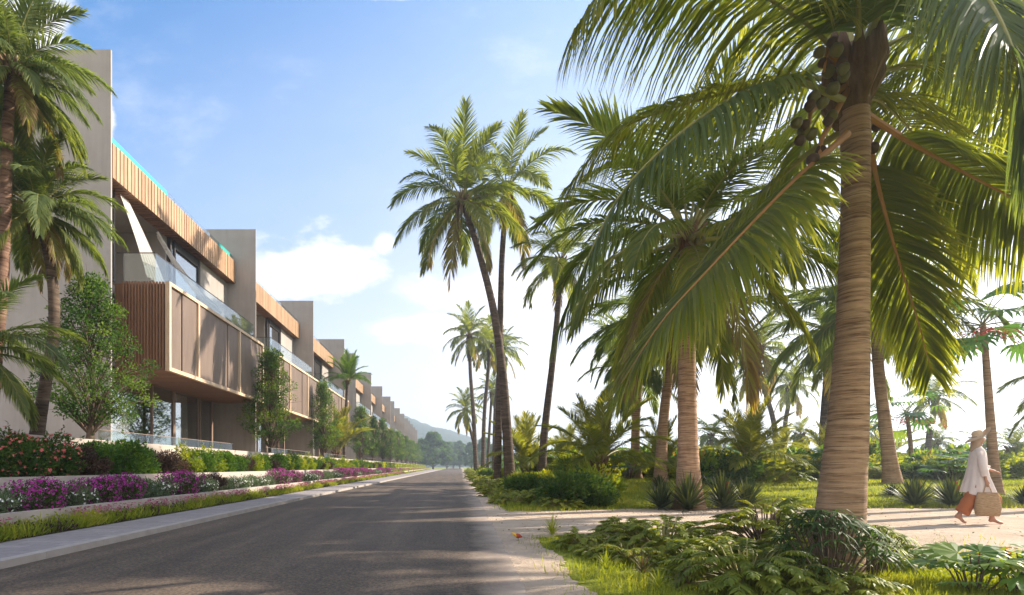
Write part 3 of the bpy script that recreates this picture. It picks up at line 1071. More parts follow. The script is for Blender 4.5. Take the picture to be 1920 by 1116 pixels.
def palm(name, label, pts, r0, r1, L, nf, kind='near', mats=None, tmat='palm_trunk_dark', group=None, seed=0, flare=1.6, lo=0.0, hi=0.92, parts=True, nuts=0, cat='palm tree', skirt=0, lenvar=0.12, ring=0.14):
    r = random.Random(seed * 7 + 3)
    mats = mats or (M['palm'], M['rachis'])
    base = V(pts[0])
    root = thing(name, label, cat, base, 0, group)
    loc = [V(p) - base for p in pts]
    tb, P = trunk_mb(loc, r0, r1, flare, ring, 14, seed)
    tb.build('trunk', M[tmat], root, smooth=True)
    top = P[-1]
    ncl = len(FROND[kind]) // 2
    spec = crown_angles(r, int(nf * 1.35), ncl, lo, hi)
    if parts:
        for (a, ci) in spec:
            m = fmesh(kind, ci * 2 + r.randrange(2), mats)
            o = link('frond', m, root, top + V((math.cos(a) * r1 * 0.5, math.sin(a) * r1 * 0.5, r.uniform(-0.1, 0.1) - 0.25 * ci / ncl * L * 0.18)), a, L * r.uniform(1 - lenvar, 1 + lenvar))
    else:
        b = MB()
        for (a, ci) in spec:
            b.merge(FROND[kind][ci * 2 + r.randrange(2)][1], Matrix.Translation(top + V((0, 0, -0.03 * ci * L * 0.2))) @ Matrix.Rotation(a, 4, 'Z') @ Matrix.Scale(L * r.uniform(1 - lenvar, 1 + lenvar), 4))
        b.build('crown', list(mats), root)
    # brown sheaths where the fronds leave the trunk
    b = MB()
    for i in range(9):
        a = i * 2.4
        d = V((math.cos(a), math.sin(a), 0))
        b.tube([top + V((0, 0, -0.32 * r1 / 0.15)) + d * r1 * 0.7, top + d * r1 * 1.5, top + d * r1 * 2.4 + V((0, 0, 0.22))], [r1 * 0.5, r1 * 0.45, r1 * 0.12], 5, 0)
    for i in range(skirt):
        a = i * 2.1 + 0.4
        d = V((math.cos(a), math.sin(a), 0))
        ln = r.uniform(0.22, 0.4) * L
        b.tube([top + d * r1 * 1.2, top + d * (r1 * 1.9) + V((0, 0, -ln * 0.4)), top + d * r1 * 1.5 + V((0, 0, -ln))], [r1 * 0.3, r1 * 0.5, r1 * 0.12], 5, 0)
    b.build('leaf_sheath', M['fibre'], root, smooth=True)
    for i in range(nuts):
        a = i * 1.7 + seed
        nb = MB(); nut(nb, V((0, 0, 0)), 0.10, a, r)
        nb.build('coconut', M['coconut'], root, smooth=True, loc=top + V((math.cos(a) * (r1 + 0.14), math.sin(a) * (r1 + 0.14), -0.22 - 0.1 * (i % 3))))
    return root


def nut(b, c, s, a, r, elong=1.35):
    d = (V((0, 0, -1)) + rdir(r) * 0.5).normalized()
    x = d.cross(V((0.7, 0.3, 0.2))).normalized()
    y = d.cross(x)
    rings = []
    for j in range(8):
        t = j / 7
        rr_ = math.sin(PI * (0.02 + 0.96 * t)) ** 0.75 * s * (0.92 + 0.12 * (1 - t))
        ring = []
        for k in range(10):
            an = 2 * PI * k / 10
            q = rr_ * (1 + 0.07 * math.cos(3 * an))
            ring.append(c + x * q * math.cos(an) + y * q * math.sin(an) + d * (t - 0.5) * 2 * s * elong)
        rings.append(ring)
    b.loft(rings)


# ------------------------------------------------------------------ the big coconut palm
PM = (M['palm'], M['rachis'])
PMO = (M['palm'], M['rachis_old'])
PMB = (M['palm_blue'], M['rachis'])
r = random.Random(42)
YB = 4.9
base = V((atx(1566, YB), YB, -0.02))
big = thing('coconut_palm', 'big foreground coconut palm with a thick ringed trunk and hanging coconuts', 'palm tree', base)
tp = [at(1566, 1096, YB), at(1578, 930, YB), at(1592, 760, YB + 0.02), at(1600, 560, YB + 0.03), at(1604, 400, YB + 0.03), at(1604, 270, YB + 0.02), at(1600, 190, YB)]
tp[0].z = -0.05
P = resample([p - base for p in tp], 110)
wpx = [(1096, 112), (1000, 103), (930, 96), (800, 82), (700, 74), (600, 66), (450, 59), (300, 57), (190, 62)]
rad = []
for i, p in enumerate(P):
    v_ = V0 - (p.z + base.z - EYE) / YB * FPX
    w = wpx[-1][1]
    for a, c in zip(wpx[:-1], wpx[1:]):
        if c[0] <= v_ <= a[0]: w = lerp(c[1], a[1], (v_ - c[0]) / (a[0] - c[0]))
    if v_ > 1096: w = 114
    q = w / 2 / FPX * YB / 1.27
    rad.append(q * (1 + (0.005 if i % 2 else -0.004) + r.uniform(-0.004, 0.004)))
b = MB(); b.tube(P, rad, 28, 0)
b.build('trunk', M['palm_trunk'], big, smooth=True)
CR = at(1600, 150, YB)


def big_frond(pts, n=92, lmax=0.95, width=0.040, droop=0.6, vee=0.22, age=0.3, mats=PM, r0=0.038, gap=0.02, fwd=(24, 62), limp=0.0, label=None, t0=0.14, tip=0.4):
    b = MB()
    n, lmax = int(n * 1.55), lmax * 1.25
    width = 0.031
    rr = random.Random(len(big.children) * 31 + 7)
    add_frond(b, [p - base for p in pts], n, lmax, width, rr, droop, vee, age, r0, 4, t0, gap, fwd=fwd, tip=tip, samples=30, sides=7, limp=limp)
    o = b.build('frond', list(mats), big)
    if label: o['label'] = label
    return o


# arching over the top left, leaflets hanging as a curtain
big_frond([CR, at(1545, 72, 4.8), at(1470, 15, 4.7), at(1370, -40, 4.6), at(1250, -55, 4.5), at(1130, -10, 4.4), at(1075, 60, 4.35)], 100, 0.95, 0.040, 1.3, 0.1, 0.48, fwd=(10, 50))
big_frond([CR, at(1560, 60, 5.2), at(1500, -20, 5.5), at(1400, -70, 5.8), at(1290, -60, 6.0), at(1180, 10, 6.1)], 90, 0.95, 0.042, 1.2, 0.1, 0.50, fwd=(10, 55))
# the two long fronds reaching left
big_frond([at(1590, 175, 4.9), at(1544, 147, 5.1), at(1410, 163, 5.4), at(1248, 206, 5.6), at(1146, 255, 5.7), at(1065, 350, 5.7)], 96, 0.80, 0.040, 1.1, 0.15, 0.44, fwd=(20, 60))
big_frond([at(1581, 188, 4.8), at(1490, 153, 4.6), at(1393, 177, 4.5), at(1302, 231, 4.4), at(1221, 301, 4.35), at(1157, 376, 4.35), at(1103, 484, 4.35), at(1045, 620, 4.4)], 110, 0.74, 0.040, 1.3, 0.1, 0.28, PMB, fwd=(18, 55))
# the old frond with the brown stalk hanging in front, down to the left
big_frond([at(1590, 250, 4.75), at(1500, 330, 4.55), at(1420, 410, 4.45), at(1330, 505, 4.35), at(1240, 605, 4.3), at(1165, 720, 4.35)], 125, 0.98, 0.040, 0.28, 0.0, 0.42, PMO, 0.036, 0.02, fwd=(26, 52), limp=0.35, label='old frond with a bare orange-brown stalk hanging to the left')
big_frond([at(1588, 240, 5.1), at(1500, 300, 5.4), at(1400, 390, 5.6), at(1310, 500, 5.7), at(1230, 640, 5.7)], 100, 0.74, 0.040, 0.7, 0.05, 0.35, PM, fwd=(22, 58), limp=0.3)
# hanging down to the right of the trunk
big_frond([at(1625, 240, 5.05), at(1648, 350, 5.2), at(1680, 470, 5.3), at(1715, 580, 5.3), at(1748, 700, 5.3)], 110, 0.74, 0.040, 0.25, 0.0, 0.46, PMO, 0.034, 0.02, fwd=(26, 52), limp=0.35, label='frond hanging down to the right of the trunk')
# reaching right
big_frond([at(1625, 215, 4.9), at(1700, 262, 4.95), at(1800, 318, 5.0), at(1930, 390, 5.0), at(2040, 480, 5.0)], 110, 0.95, 0.040, 0.9, 0.1, 0.40, PMO, fwd=(15, 55), limp=0.4)
# up and over to the right, close to the viewer
big_frond([CR, at(1640, 40, 4.7), at(1700, -60, 4.4), at(1780, -70, 4.1), at(1852, 0, 3.85), at(1905, 110, 3.7), at(1960, 290, 3.65)], 120, 1.05, 0.042, 0.9, 0.1, 0.22, PMB, 0.046, fwd=(8, 50))
big_frond([CR, at(1650, 60, 5.1), at(1730, -20, 5.3), at(1830, -10, 5.4), at(1930, 80, 5.5), at(2020, 220, 5.5)], 100, 0.95, 0.042, 1.1, 0.1, 0.36, PM, fwd=(12, 52))
big_frond([CR, at(1655, 90, 5.2), at(1750, 60, 5.6), at(1860, 110, 5.8), at(1960, 220, 5.9), at(2030, 330, 5.9)], 90, 0.90, 0.042, 1.1, 0.1, 0.40, PM, fwd=(15, 55))
big_frond([CR, at(1660, 130, 5.4), at(1760, 130, 6.2), at(1870, 190, 6.8), at(1960, 290, 7.1), at(2020, 400, 7.2)], 100, 1.0, 0.042, 1.1, 0.1, 0.44, PM, fwd=(15, 55))
# upright ones leaving the top of the picture
big_frond([CR, at(1590, 30, 5.0), at(1570, -120, 5.2), at(1500, -250, 5.4), at(1400, -320, 5.5)], 90, 0.9, 0.042, 0.8, 0.2, 0.38)
big_frond([CR, at(1625, 20, 5.1), at(1660, -140, 5.4), at(1740, -260, 5.7), at(1850, -300, 5.9)], 90, 0.9, 0.042, 0.8, 0.2, 0.34)
big_frond([CR, at(1610, 40, 4.6), at(1600, -100, 4.1), at(1560, -220, 3.6), at(1500, -240, 3.2)], 90, 0.9, 0.042, 0.8, 0.2, 0.30, PMB)
# behind the trunk
big_frond([at(1600, 190, 5.2), at(1580, 170, 5.9), at(1540, 210, 6.6), at(1490, 310, 7.1), at(1450, 440, 7.3)], 80, 0.8, 0.042, 1.0, 0.1, 0.40)
big_frond([at(1610, 190, 5.2), at(1650, 190, 5.9), at(1720, 260, 6.5), at(1780, 380, 6.9), at(1810, 520, 7.0)], 80, 0.8, 0.042, 1.0, 0.1, 0.48)
# sheath, stalk bases
b = MB()
for i in range(16):
    a = i * 2.39996
    d = V((math.cos(a), math.sin(a), 0))
    h = r.uniform(-0.1, 0.25)
    q = CR - base
    b.tube([q + d * 0.10 + V((0, 0, -0.30 + h)), q + d * 0.19 + V((0, 0, -0.05 + h)), q + d * 0.22 + V((0, 0, 0.22 + h))], [0.05, 0.085, 0.02], 6, 0)
b.tube([P[-1] - V((0, 0, 0.1)), CR - base + V((0, 0, 0.1)), CR - base + V((0, 0, 0.35))], [0.13, 0.13, 0.05], 10, 0)
b.build('leaf_sheath', M['fibre'], big, smooth=True)
nuts = [(1560, 80, 4.7), (1545, 100, 4.65), (1575, 92, 4.6), (1540, 122, 4.7), (1572, 126, 4.6), (1550, 140, 4.75), (1585, 112, 4.65), (1590, 150, 4.6), (1562, 160, 4.62),
        (1510, 205, 4.6), (1488, 224, 4.55), (1530, 190, 4.65), (1518, 228, 4.6), (1545, 200, 4.6), (1500, 240, 4.7), (1545, 232, 4.7), (1560, 215, 4.75), (1530, 255, 4.65), (1505, 262, 4.75),
        (1535, 285, 4.7), (1515, 300, 4.65), (1545, 305, 4.6), (1652, 240, 5.0), (1645, 275, 5.05)]
for i, (u, v, y) in enumerate(nuts):
    nb = MB(); nut(nb, V((0, 0, 0)), 0.045 + 0.010 * ((i * 7) % 3) / 2, i, r, 1.2)
    nb.build('coconut', M['coconut_brown'] if i % 3 == 0 or i > 17 else M['coconut'], big, smooth=True, loc=at(u + 9 * math.sin(i * 5.1), v + 7 * math.sin(i * 3.3), y + 0.06 * math.sin(i * 2.7)) - base)
b = MB()
for (u, v) in ((1545, 110), (1515, 225), (1535, 280)):
    q = at(u, v, 4.72) - base
    b.tube([CR - base + V((-0.05, -0.05, -0.05)), q + V((0.04, 0.02, 0.1)), q + V((0, 0, -0.12))], [0.03, 0.022, 0.012], 6, 0)
b.build('fruit_stalk', M['rachis_old'], big, smooth=True)

# ------------------------------------------------------------------ the other palms of the garden
def pp(lst, Y, z0=None):
    out = [at(u, v, Y) for (u, v) in lst]
    out[0].z = gz(out[0].x, Y) - 0.05 if z0 is None else z0
    return out


G1 = 'coconut palms of the garden'
palm('coconut_palm', 'stout pale-trunked palm with spiky plants around its foot, beside the sand path', pp([(1292, 945), (1290, 850), (1288, 700), (1288, 560), (1290, 440)], 13.2), 0.245, 0.185, 4.4, 24, 'near', PM, 'palm_trunk', G1, 12, 1.75, 0.0, 0.97, True, 9)
palm('coconut_palm', 'pale palm leaning left behind the big trunk, its foot on the lawn', pp([(1674, 905), (1660, 800), (1648, 700), (1640, 575)], 20), 0.225, 0.165, 4.0, 22, 'near', PMB, 'palm_trunk', G1, 3, 1.6, 0.05, 0.9, True, 6)
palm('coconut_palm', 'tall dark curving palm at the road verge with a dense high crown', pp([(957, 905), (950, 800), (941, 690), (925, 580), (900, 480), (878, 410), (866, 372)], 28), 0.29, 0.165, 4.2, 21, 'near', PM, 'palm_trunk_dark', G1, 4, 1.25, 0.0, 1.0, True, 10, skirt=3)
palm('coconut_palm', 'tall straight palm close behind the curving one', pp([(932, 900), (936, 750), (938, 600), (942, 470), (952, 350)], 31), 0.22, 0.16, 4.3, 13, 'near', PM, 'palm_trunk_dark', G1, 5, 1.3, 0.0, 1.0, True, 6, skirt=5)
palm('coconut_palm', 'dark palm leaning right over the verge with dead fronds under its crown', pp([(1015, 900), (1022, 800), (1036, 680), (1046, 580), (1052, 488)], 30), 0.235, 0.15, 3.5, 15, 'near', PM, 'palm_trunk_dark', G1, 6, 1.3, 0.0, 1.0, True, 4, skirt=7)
palm('coconut_palm', 'slim pale palm half hidden behind the stout one', pp([(1238, 900), (1243, 800), (1255, 690), (1262, 600)], 21), 0.22, 0.17, 4.3, 22, 'near', PMB, 'palm_trunk', G1, 7, 1.5)
palm('coconut_palm', 'short pale palm trunk behind the low bushes and lawn', pp([(1192, 905), (1192, 800), (1200, 700)], 26), 0.24, 0.18, 3.2, 16, 'near', PMB, 'palm_trunk', G1, 8, 1.5)
G2 = 'far palms beside the road'
far = [([(893, 885), (888, 780), (882, 700), (880, 628)], 62, 0.27, 3.9, 'tallest of the far roadside palms, standing apart on the left'),
       ([(905, 885), (908, 780), (915, 700), (918, 645)], 66, 0.28, 3.9, 'far roadside palm with its crown beside the tallest one'),
       ([(926, 885), (928, 780), (934, 700), (940, 655)], 70, 0.28, 3.8, 'far roadside palm peeping out behind the curving trunk'),
       ([(897, 890), (890, 840), (880, 800), (872, 768)], 74, 0.24, 3.6, 'small far palm with a bent trunk leaning to the road'),
       ([(914, 885), (917, 820), (920, 770), (922, 735)], 80, 0.25, 3.4, 'lower far palm between the taller roadside trunks')]
for i, (l, Y, r0, L, lab) in enumerate(far):
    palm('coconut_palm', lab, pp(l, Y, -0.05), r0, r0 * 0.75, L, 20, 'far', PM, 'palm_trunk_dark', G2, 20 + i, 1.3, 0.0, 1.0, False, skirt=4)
G3 = 'distant palms behind the garden'
dist = [([(1420, 880), (1420, 800), (1419, 720), (1425, 652)], 45, 0.24, 3.7, 'distant palm with a straight trunk right of the stout palm'),
        ([(1458, 880), (1452, 800), (1436, 740), (1416, 690)], 48, 0.24, 3.2, 'distant palm leaning left behind the straight one'),
        ([(1470, 880), (1472, 800), (1478, 760), (1482, 722)], 58, 0.26, 3.5, 'distant palm left of the big trunk, shaggy under its crown'),
        ([(1738, 880), (1742, 820), (1750, 780), (1752, 745)], 40, 0.22, 2.5, 'lone dark palm on the open skyline right of the big trunk'),
        ([(1755, 880), (1755, 850), (1755, 828)], 45, 0.22, 1.9, 'short dark palm beside the lone skyline palm'),
        ([(1786, 880), (1786, 865), (1786, 852)], 70, 0.3, 1.6, 'tiniest palm on the skyline'),
        ([(1502, 880), (1501, 850), (1500, 815)], 46, 0.26, 2.0, 'low bushy palm turning orange'),
        ([(1905, 880), (1903, 860), (1902, 842)], 34, 0.25, 2.0, 'low yellowish palm behind the walking woman')]
for i, (l, Y, r0, L, lab) in enumerate(dist):
    palm('coconut_palm', lab, pp(l, Y), r0, r0 * 0.8, L, 18, 'far', PMO if i == 6 else PM, 'palm_trunk_dark', G3, 40 + i, 1.2, 0.05, 1.0, False, skirt=9 if i in (2, 3) else 3)
more = [([(1540, 890), (1545, 800), (1552, 700), (1556, 620)], 27, 0.22, 4.0, 'palm directly behind the big trunk with its fronds showing left of it'),
        ([(1135, 890), (1140, 800), (1150, 700), (1160, 640)], 38, 0.22, 3.6, 'palm left of and far beyond the stout pale palm'),
        ([(1600, 880), (1602, 850), (1604, 800)], 52, 0.24, 3.4, 'low far palm peeping out beside the big trunk'),
        ([(1330, 880), (1332, 850), (1334, 815)], 55, 0.24, 3.4, 'low far palm between stout palm and young palm'),
        ([(1840, 880), (1841, 860), (1842, 838)], 60, 0.24, 2.6, 'low far palm behind the slim fan palm trunk')]
for i, (l, Y, r0, L, lab) in enumerate(more):
    palm('coconut_palm', lab, pp(l, Y), r0, r0 * 0.8, L, 17, 'far' if Y > 30 else 'near', PMB, 'palm_trunk_dark', G3, 140 + i, 1.3, 0.1, 1.0, False, skirt=3)
G4 = 'young palms without tall trunks'
young = [((1122, 862), 19, 2.7, 1.0, 'young palm with wide arching fronds on a stubby dark trunk'),
         ((985, 868), 32, 3.3, 0.8, 'upright pale young palm between the verge trunks'),
         ((1405, 862), 21, 2.5, 0.9, 'young palm right of the stout pale trunk'),
         ((1243, 872), 24, 2.3, 0.6, 'young palm behind the stout pale trunk'),
         ((1062, 866), 34, 2.6, 0.8, 'young palm behind the leaning dark trunk'),
         ((1560, 868), 24, 2.2, 0.6, 'young palm just left of the big trunk'),
         ((1462, 874), 30, 2.2, 0.6, 'young palm between the distant trunks'),
         ((1655, 872), 32, 2.4, 0.8, 'young palm behind the leaning pale palm')]
for i, ((u, v), Y, L, th, lab) in enumerate(young):
    p0 = at(u, 890, Y); p0.z = gz(p0.x, Y) - 0.05
    palm('young_palm', lab, [p0, p0 + V((0.02, 0, th * 0.5)), p0 + V((0.0, 0.02, th))], 0.20, 0.17, L, 17, 'young', PM, 'palm_trunk_dark', G4, 60 + i, 1.2, 0.0, 1.0, i in (0, 2), cat='young palm', ring=0.1)
palm('coconut_palm', 'palm at the right edge with a single frond in view', [V((22.4, 17.5, 0.2)), V((22.5, 17.5, 2)), V((22.4, 17.5, 3.8))], 0.25, 0.2, 2.6, 14, 'near', PM, 'palm_trunk', None, 80, 1.4)
# palms standing just outside the picture to the right; their shade falls across the street
for i, (x, y, h, L) in enumerate([(18.8, 15.2, 15.2, 4.4), (24.5, 18.6, 17.5, 4.4), (25.6, 21.0, 20.5, 4.8), (22.6, 17.8, 19.0, 4.8), (28.0, 24.2, 21.5, 4.8), (15.9, 13.0, 10.4, 3.8)]):
    palm('coconut_palm', f'{ORD[i]} palm standing past the right edge of the view, shading the street', [V((x, y, -0.05)), V((x + 0.3, y, h * 0.5)), V((x, y + 0.2, h))], 0.2, 0.14, L, 15, 'far', PM, 'palm_trunk_dark', 'palms past the right edge', 300 + i, 1.4, 0.0, 0.8, False)
# palms on the terrace at the left
GL = 'palms on the terrace before the first house'
palm('terrace_palm', 'terrace palm with a bent trunk and a drooping brown skirt', [V((atx(68, 11.6), 11.6, 1.7)), at(85, 720, 11.6), at(101, 620, 11.6), at(98, 520, 11.6), at(80, 430, 11.6), at(66, 388, 11.6)], 0.125, 0.10, 1.85, 38, 'near', PMB, 'palm_trunk_dark', GL, 91, 1.25, 0.0, 1.0, True, 0, skirt=6)
palm('terrace_palm', 'taller terrace palm cut by the left edge', [V((atx(-20, 10.6), 10.6, 1.7)), at(-6, 650, 10.6), at(4, 540, 10.6), at(10, 400, 10.6), at(14, 250, 10.6), at(22, 130, 10.6)], 0.115, 0.095, 1.75, 38, 'near', PMB, 'palm_trunk_red', GL, 92, 1.25, 0.0, 1.0, True, 0, skirt=4)
palm('terrace_palm', 'low terrace palm whose fronds reach in from the left edge', [V((atx(-70, 9.6), 9.6, 1.7)), at(-66, 740, 9.6), at(-60, 650, 9.6)], 0.15, 0.12, 2.0, 18, 'near', PMB, 'palm_trunk_dark', GL, 93, 1.25, 0.1, 0.9, True, 0)
palm('terrace_palm', 'bright green palm in the gap after the third house', [V((atx(645, 50), 50, 1.7)), at(648, 780, 50), at(652, 715, 50)], 0.16, 0.13, 2.8, 16, 'young', (M['leaf_green'], M['rachis']), 'palm_trunk_dark', GL, 94, 1.2)
palm('terrace_palm', 'clump of upright yellow-green fronds at the foot of the gap palm', [V((atx(630, 47), 47, 1.7)), V((atx(630, 47), 47, 2.0)), V((atx(631, 47), 47, 2.3))], 0.2, 0.2, 4.0, 14, 'young', (M['palm'], M['rachis']), 'palm_trunk_dark', GL, 95, 1.2, 0.0, 0.5)


# ------------------------------------------------------------------ fan palms
def add_fan(b, p, d, up, Rl, nseg, spread, w, droop, tint, r, mat=0, join=0.45):
    d = d.normalized()
    s = d.cross(up).normalized()
    n = s.cross(d)
    for i in range(nseg):
        a = lerp(-spread, spread, (i + 0.5) / nseg)
        dd = (d * math.cos(a) + s * math.sin(a)).normalized()
        sd_ = (s * math.cos(a) - d * math.sin(a))
        l = Rl * (1 - 0.22 * abs(a) / spread) * r.uniform(0.9, 1.05)
        half = math.tan(spread / nseg) * join * l * 1.05
        q1 = p + dd * l * join
        q2 = q1 + (dd + V((0, 0, -droop * 0.5))).normalized() * l * (1 - join) * 0.55
        q3 = q2 + (dd + V((0, 0, -droop * 1.3))).normalized() * l * (1 - join) * 0.5
        f = n * 0.12 * half * (1 if i % 2 else -1)
        b.add([p, q1 - sd_ * half + f, q1 + sd_ * half - f, q2 - sd_ * half * w, q2 + sd_ * half * w, q3], [(0, 2, 1), (1, 2, 4, 3), (3, 4, 5)], mat, min(1, max(0, tint + r.uniform(-0.1, 0.1))))


def fan_palm(label, pts, r0, r1, Rl, seed, n_leaf, group, berries=True):
    r = random.Random(seed)
    base = V(pts[0])
    root = thing('fan_palm', label, 'fan palm', base, 0, group)
    tb, P = trunk_mb([V(p) - base for p in pts], r0, r1, 1.5, 0.12, 12, seed)
    tb.build('trunk', M['palm_trunk'], root, smooth=True)
    top = P[-1]
    for i in range(n_leaf):
        b = MB()
        a = i * 2.39996
        e = R(lerp(70, -38, i / (n_leaf - 1)))
        d = V((math.cos(a) * math.cos(e), math.sin(a) * math.cos(e), math.sin(e)))
        st = top + d * Rl * 1.15 + V((0, 0, -0.1 * Rl))
        b.tube([top, top + d * Rl * 0.6 + V((0, 0, 0.05 * Rl)), st], [0.022, 0.016, 0.012], 5, 1)
        dd = (d + V((0, 0, -0.55))).normalized()
        up = V((0, 0, 1)) if abs(dd.z) < 0.9 else V((math.cos(a), math.sin(a), 0))
        add_fan(b, st, dd, up, Rl, 13, R(100), 0.75, 0.8, 0.7 if i == n_leaf - 1 else r.uniform(0.1, 0.5), r)
        b.build('fan_leaf', [M['leaf_gloss'], M['rachis']], root)
    if berries:
        b = MB()
        for i in range(7):
            a = i * 0.95
            d = V((math.cos(a), math.sin(a), 0.25))
            q = [top + d * Rl * t + V((0, 0, -0.45 * Rl * t * t - 0.2 * Rl)) for t in (0.1, 0.5, 0.9, 1.3)]
            b.tube(q, [0.012, 0.01, 0.008, 0.004], 4, 0)
            for k in range(46):
                t = r.uniform(0.15, 1.0)
                p = q[0].lerp(q[3], t) + rdir(r) * 0.16 * Rl
                nut(b, p, 0.022, 0, r, 1.0) if False else add_flower(b, p, rdir(r), 0.035, r)
        b.build('fruit_cluster', M['red'], root)
    return root


fan_palm('fan palm with red fruit sprays, on a slim trunk beside the walking woman', pp([(1868, 925), (1860, 830), (1852, 720), (1846, 640), (1842, 610)], 17), 0.15, 0.085, 1.0, 3, 15, 'fan palms with red fruit')
fan_palm('smaller far fan palm with red fruit behind the leaning pale palm', pp([(1712, 880), (1706, 820), (1700, 775)], 28), 0.12, 0.09, 1.1, 5, 12, 'fan palms with red fruit')


# ------------------------------------------------------------------ broadleaf trees
def tree_mesh(h, wid, n_cl, per, lsize, seed, low=0.16, tint=(0.15, 0.75)):
    r = random.Random(seed)
    tb, cb = MB(), MB()
    top = V((r.uniform(-0.1, 0.1), r.uniform(-0.1, 0.1), h * 0.9))
    tr = resample([V((0, 0, -0.1)), V((r.uniform(-0.06, 0.06), r.uniform(-0.06, 0.06), h * 0.3)), V((r.uniform(-0.12, 0.12), 0, h * 0.6)), top], 16)
    tb.tube(tr, [lerp(0.105, 0.012, (i / 15) ** 0.8) * h / 4.4 * (1.25 if i == 0 else 1) for i in range(16)], 8, 0)
    for k in range(n_cl):
        t = (k + 0.5) / n_cl
        zz = lerp(low, 0.98, t)
        prof = min(1.0, 0.45 + (zz - low) / 0.3) if zz < 0.38 else 1 - 0.88 * ((zz - 0.38) / 0.62) ** 1.15
        a = k * 2.39996 + r.uniform(-0.5, 0.5)
        q = wid * 0.5 * prof * r.uniform(0.35, 1.08)
        c = V((math.cos(a) * q, math.sin(a) * q, zz * h))
        if r.random() < 0.75:
            s = tr[min(15, max(1, int((zz - 0.14 - 0.12 * r.random()) * 16)))]
            m = s.lerp(c, 0.55) + V((0, 0, 0.06 * h * r.random()))
            tb.tube([s, m, c], [0.026 * h / 4.4 * (1.3 - zz), 0.016 * h / 4.4, 0.005], 5, 0, 0.5, False)
            for w_ in range(3):
                e = c + rdir(r) * 0.09 * h
                tb.tube([m.lerp(c, 0.5), e], [0.008 * h / 4.4, 0.003], 4, 0, 0.5, False)
        rad = h * r.uniform(0.04, 0.085)
        ct = r.uniform(*tint)
        for i in range(int(per * (rad / (0.08 * h)) ** 2)):
            o = rdir(r) * rad * r.random() ** 0.45
            o.z *= 0.65
            add_leaf(cb, c + o, o.normalized() + UPZ * r.uniform(-0.5, 0.6) + rdir(r) * 0.7, lsize * r.uniform(0.7, 1.25), lsize * 0.55 * r.uniform(0.8, 1.2), min(1, max(0, ct + r.uniform(-0.18, 0.18))), r)
    return tb.mesh('trunk', M['bark'], True), cb.mesh('crown', M['leaf'])


TREES = [tree_mesh(4.4, 2.9, 135, 150, 0.08, 101, 0.13, (0.0, 0.7)), tree_mesh(4.4, 2.3, 100, 130, 0.085, 102, 0.14, (0.05, 0.75)), tree_mesh(4.4, 2.0, 100, 130, 0.085, 103, 0.14, (0.05, 0.7))]
tspots = [(185, 13.5, 1.0, 0), (514, 27.4, 1.28, 1), (612, 39.0, 1.32, 2), (684, 56, 1.35, 1), (722, 75, 1.45, 2), (748, 97, 1.4, 1), (764, 118, 1.45, 2), (776, 141, 1.5, 1), (785, 166, 1.6, 2), (706, 65, 1.3, 2), (736, 86, 1.3, 1), (757, 107, 1.35, 2), (771, 130, 1.4, 1), (781, 153, 1.4, 2)]
lab = ['leafy young street tree on the terrace before the first slatted box', 'slender tree on the terrace between the first and second slatted box', 'dense narrow tree on the terrace before the third slatted box']
tso = sorted(tspots, key=lambda a: a[1])
for i, (u, Y, s, k) in enumerate(tso):
    o = thing('terrace_tree', lab[i] if i < 3 else f'{ORD[i]} terrace tree from the near end, small and green', 'tree', (-9.42, Y, 1.72), i * 2.2, 'trees along the terrace wall')
    link('trunk', TREES[k][0], o, (0, 0, 0), 0, s)
    link('crown', TREES[k][1], o, (0, 0, 0), 0, s)
# bigger trees closing the far end of the street
BIG = tree_mesh(9.0, 9.5, 90, 260, 0.34, 104, 0.16, (0.0, 0.45))
ends = [(812, 205, 1.45, 'dark round tree at the far end of the street, left of the road'), (838, 260, 1.2, 'far tree closing the street just left of the road end'), (862, 265, 1.15, 'far tree closing the street right of the road end'),
        (795, 225, 1.3, 'far tree half behind the last house'), (884, 215, 1.0, 'far tree behind the leftmost far palm'), (908, 190, 0.95, 'far tree behind the far roadside palms'), (850, 300, 1.5, 'farthest tree in the middle of the street end'), (935, 170, 0.75, 'far tree showing right of the curving palm trunk'), (1000, 150, 0.6, 'far low tree behind the leaning palm')]
for i, (u, Y, s, l) in enumerate(ends):
    o = thing('broadleaf_tree', l, 'tree', (atx(u, Y), Y, -0.05), i * 1.9, 'far trees at the end of the street')
    s *= 1.25
    link('trunk', BIG[0], o, (0, 0, 0), 0, s)
    link('crown', BIG[1], o, (0, 0, 0), 0, (s, s, s * (0.9 + 0.1 * (i % 3))))

# ------------------------------------------------------------------ hill
b = MB()
nx, ny = 120, 50
vs, fs = [], []
for j in range(ny + 1):
    for i in range(nx + 1):
        x = -420 + 760 * i / nx
        y = 520 + 620 * j / ny
        c = 66 * math.exp(-((x + 95) / 95) ** 2) + 36 * math.exp(-((x - 20) / 110) ** 2) + 20 * math.exp(-((x + 260) / 120) ** 2)
        hgt = c * math.sin(PI * min(1, j / ny)) ** 0.7 * (1 + 0.12 * mnoise.noise(V((x / 60, y / 60, 0)))) + 4.0 * mnoise.noise(V((x / 14, y / 14, 3))) + 2.2 * mnoise.noise(V((x / 6, y / 6, 5)))
        vs.append((x, y, hgt - 2.5 if 0 < j < ny and 0 < i < nx else -4))
for j in range(ny):
    for i in range(nx): fs.append((j * (nx + 1) + i, j * (nx + 1) + i + 1, (j + 1) * (nx + 1) + i + 1, (j + 1) * (nx + 1) + i))
b.add(vs, fs)
hm = mat_noise('hill_forest', (0.018, 0.038, 0.022), (0.055, 0.08, 0.04), 0.12, (1, 1, 1), 0.95, 1.0, 4.0, 0.25, 0.1, 8)
tag(b.build('hill', hm, smooth=True), kind='structure')

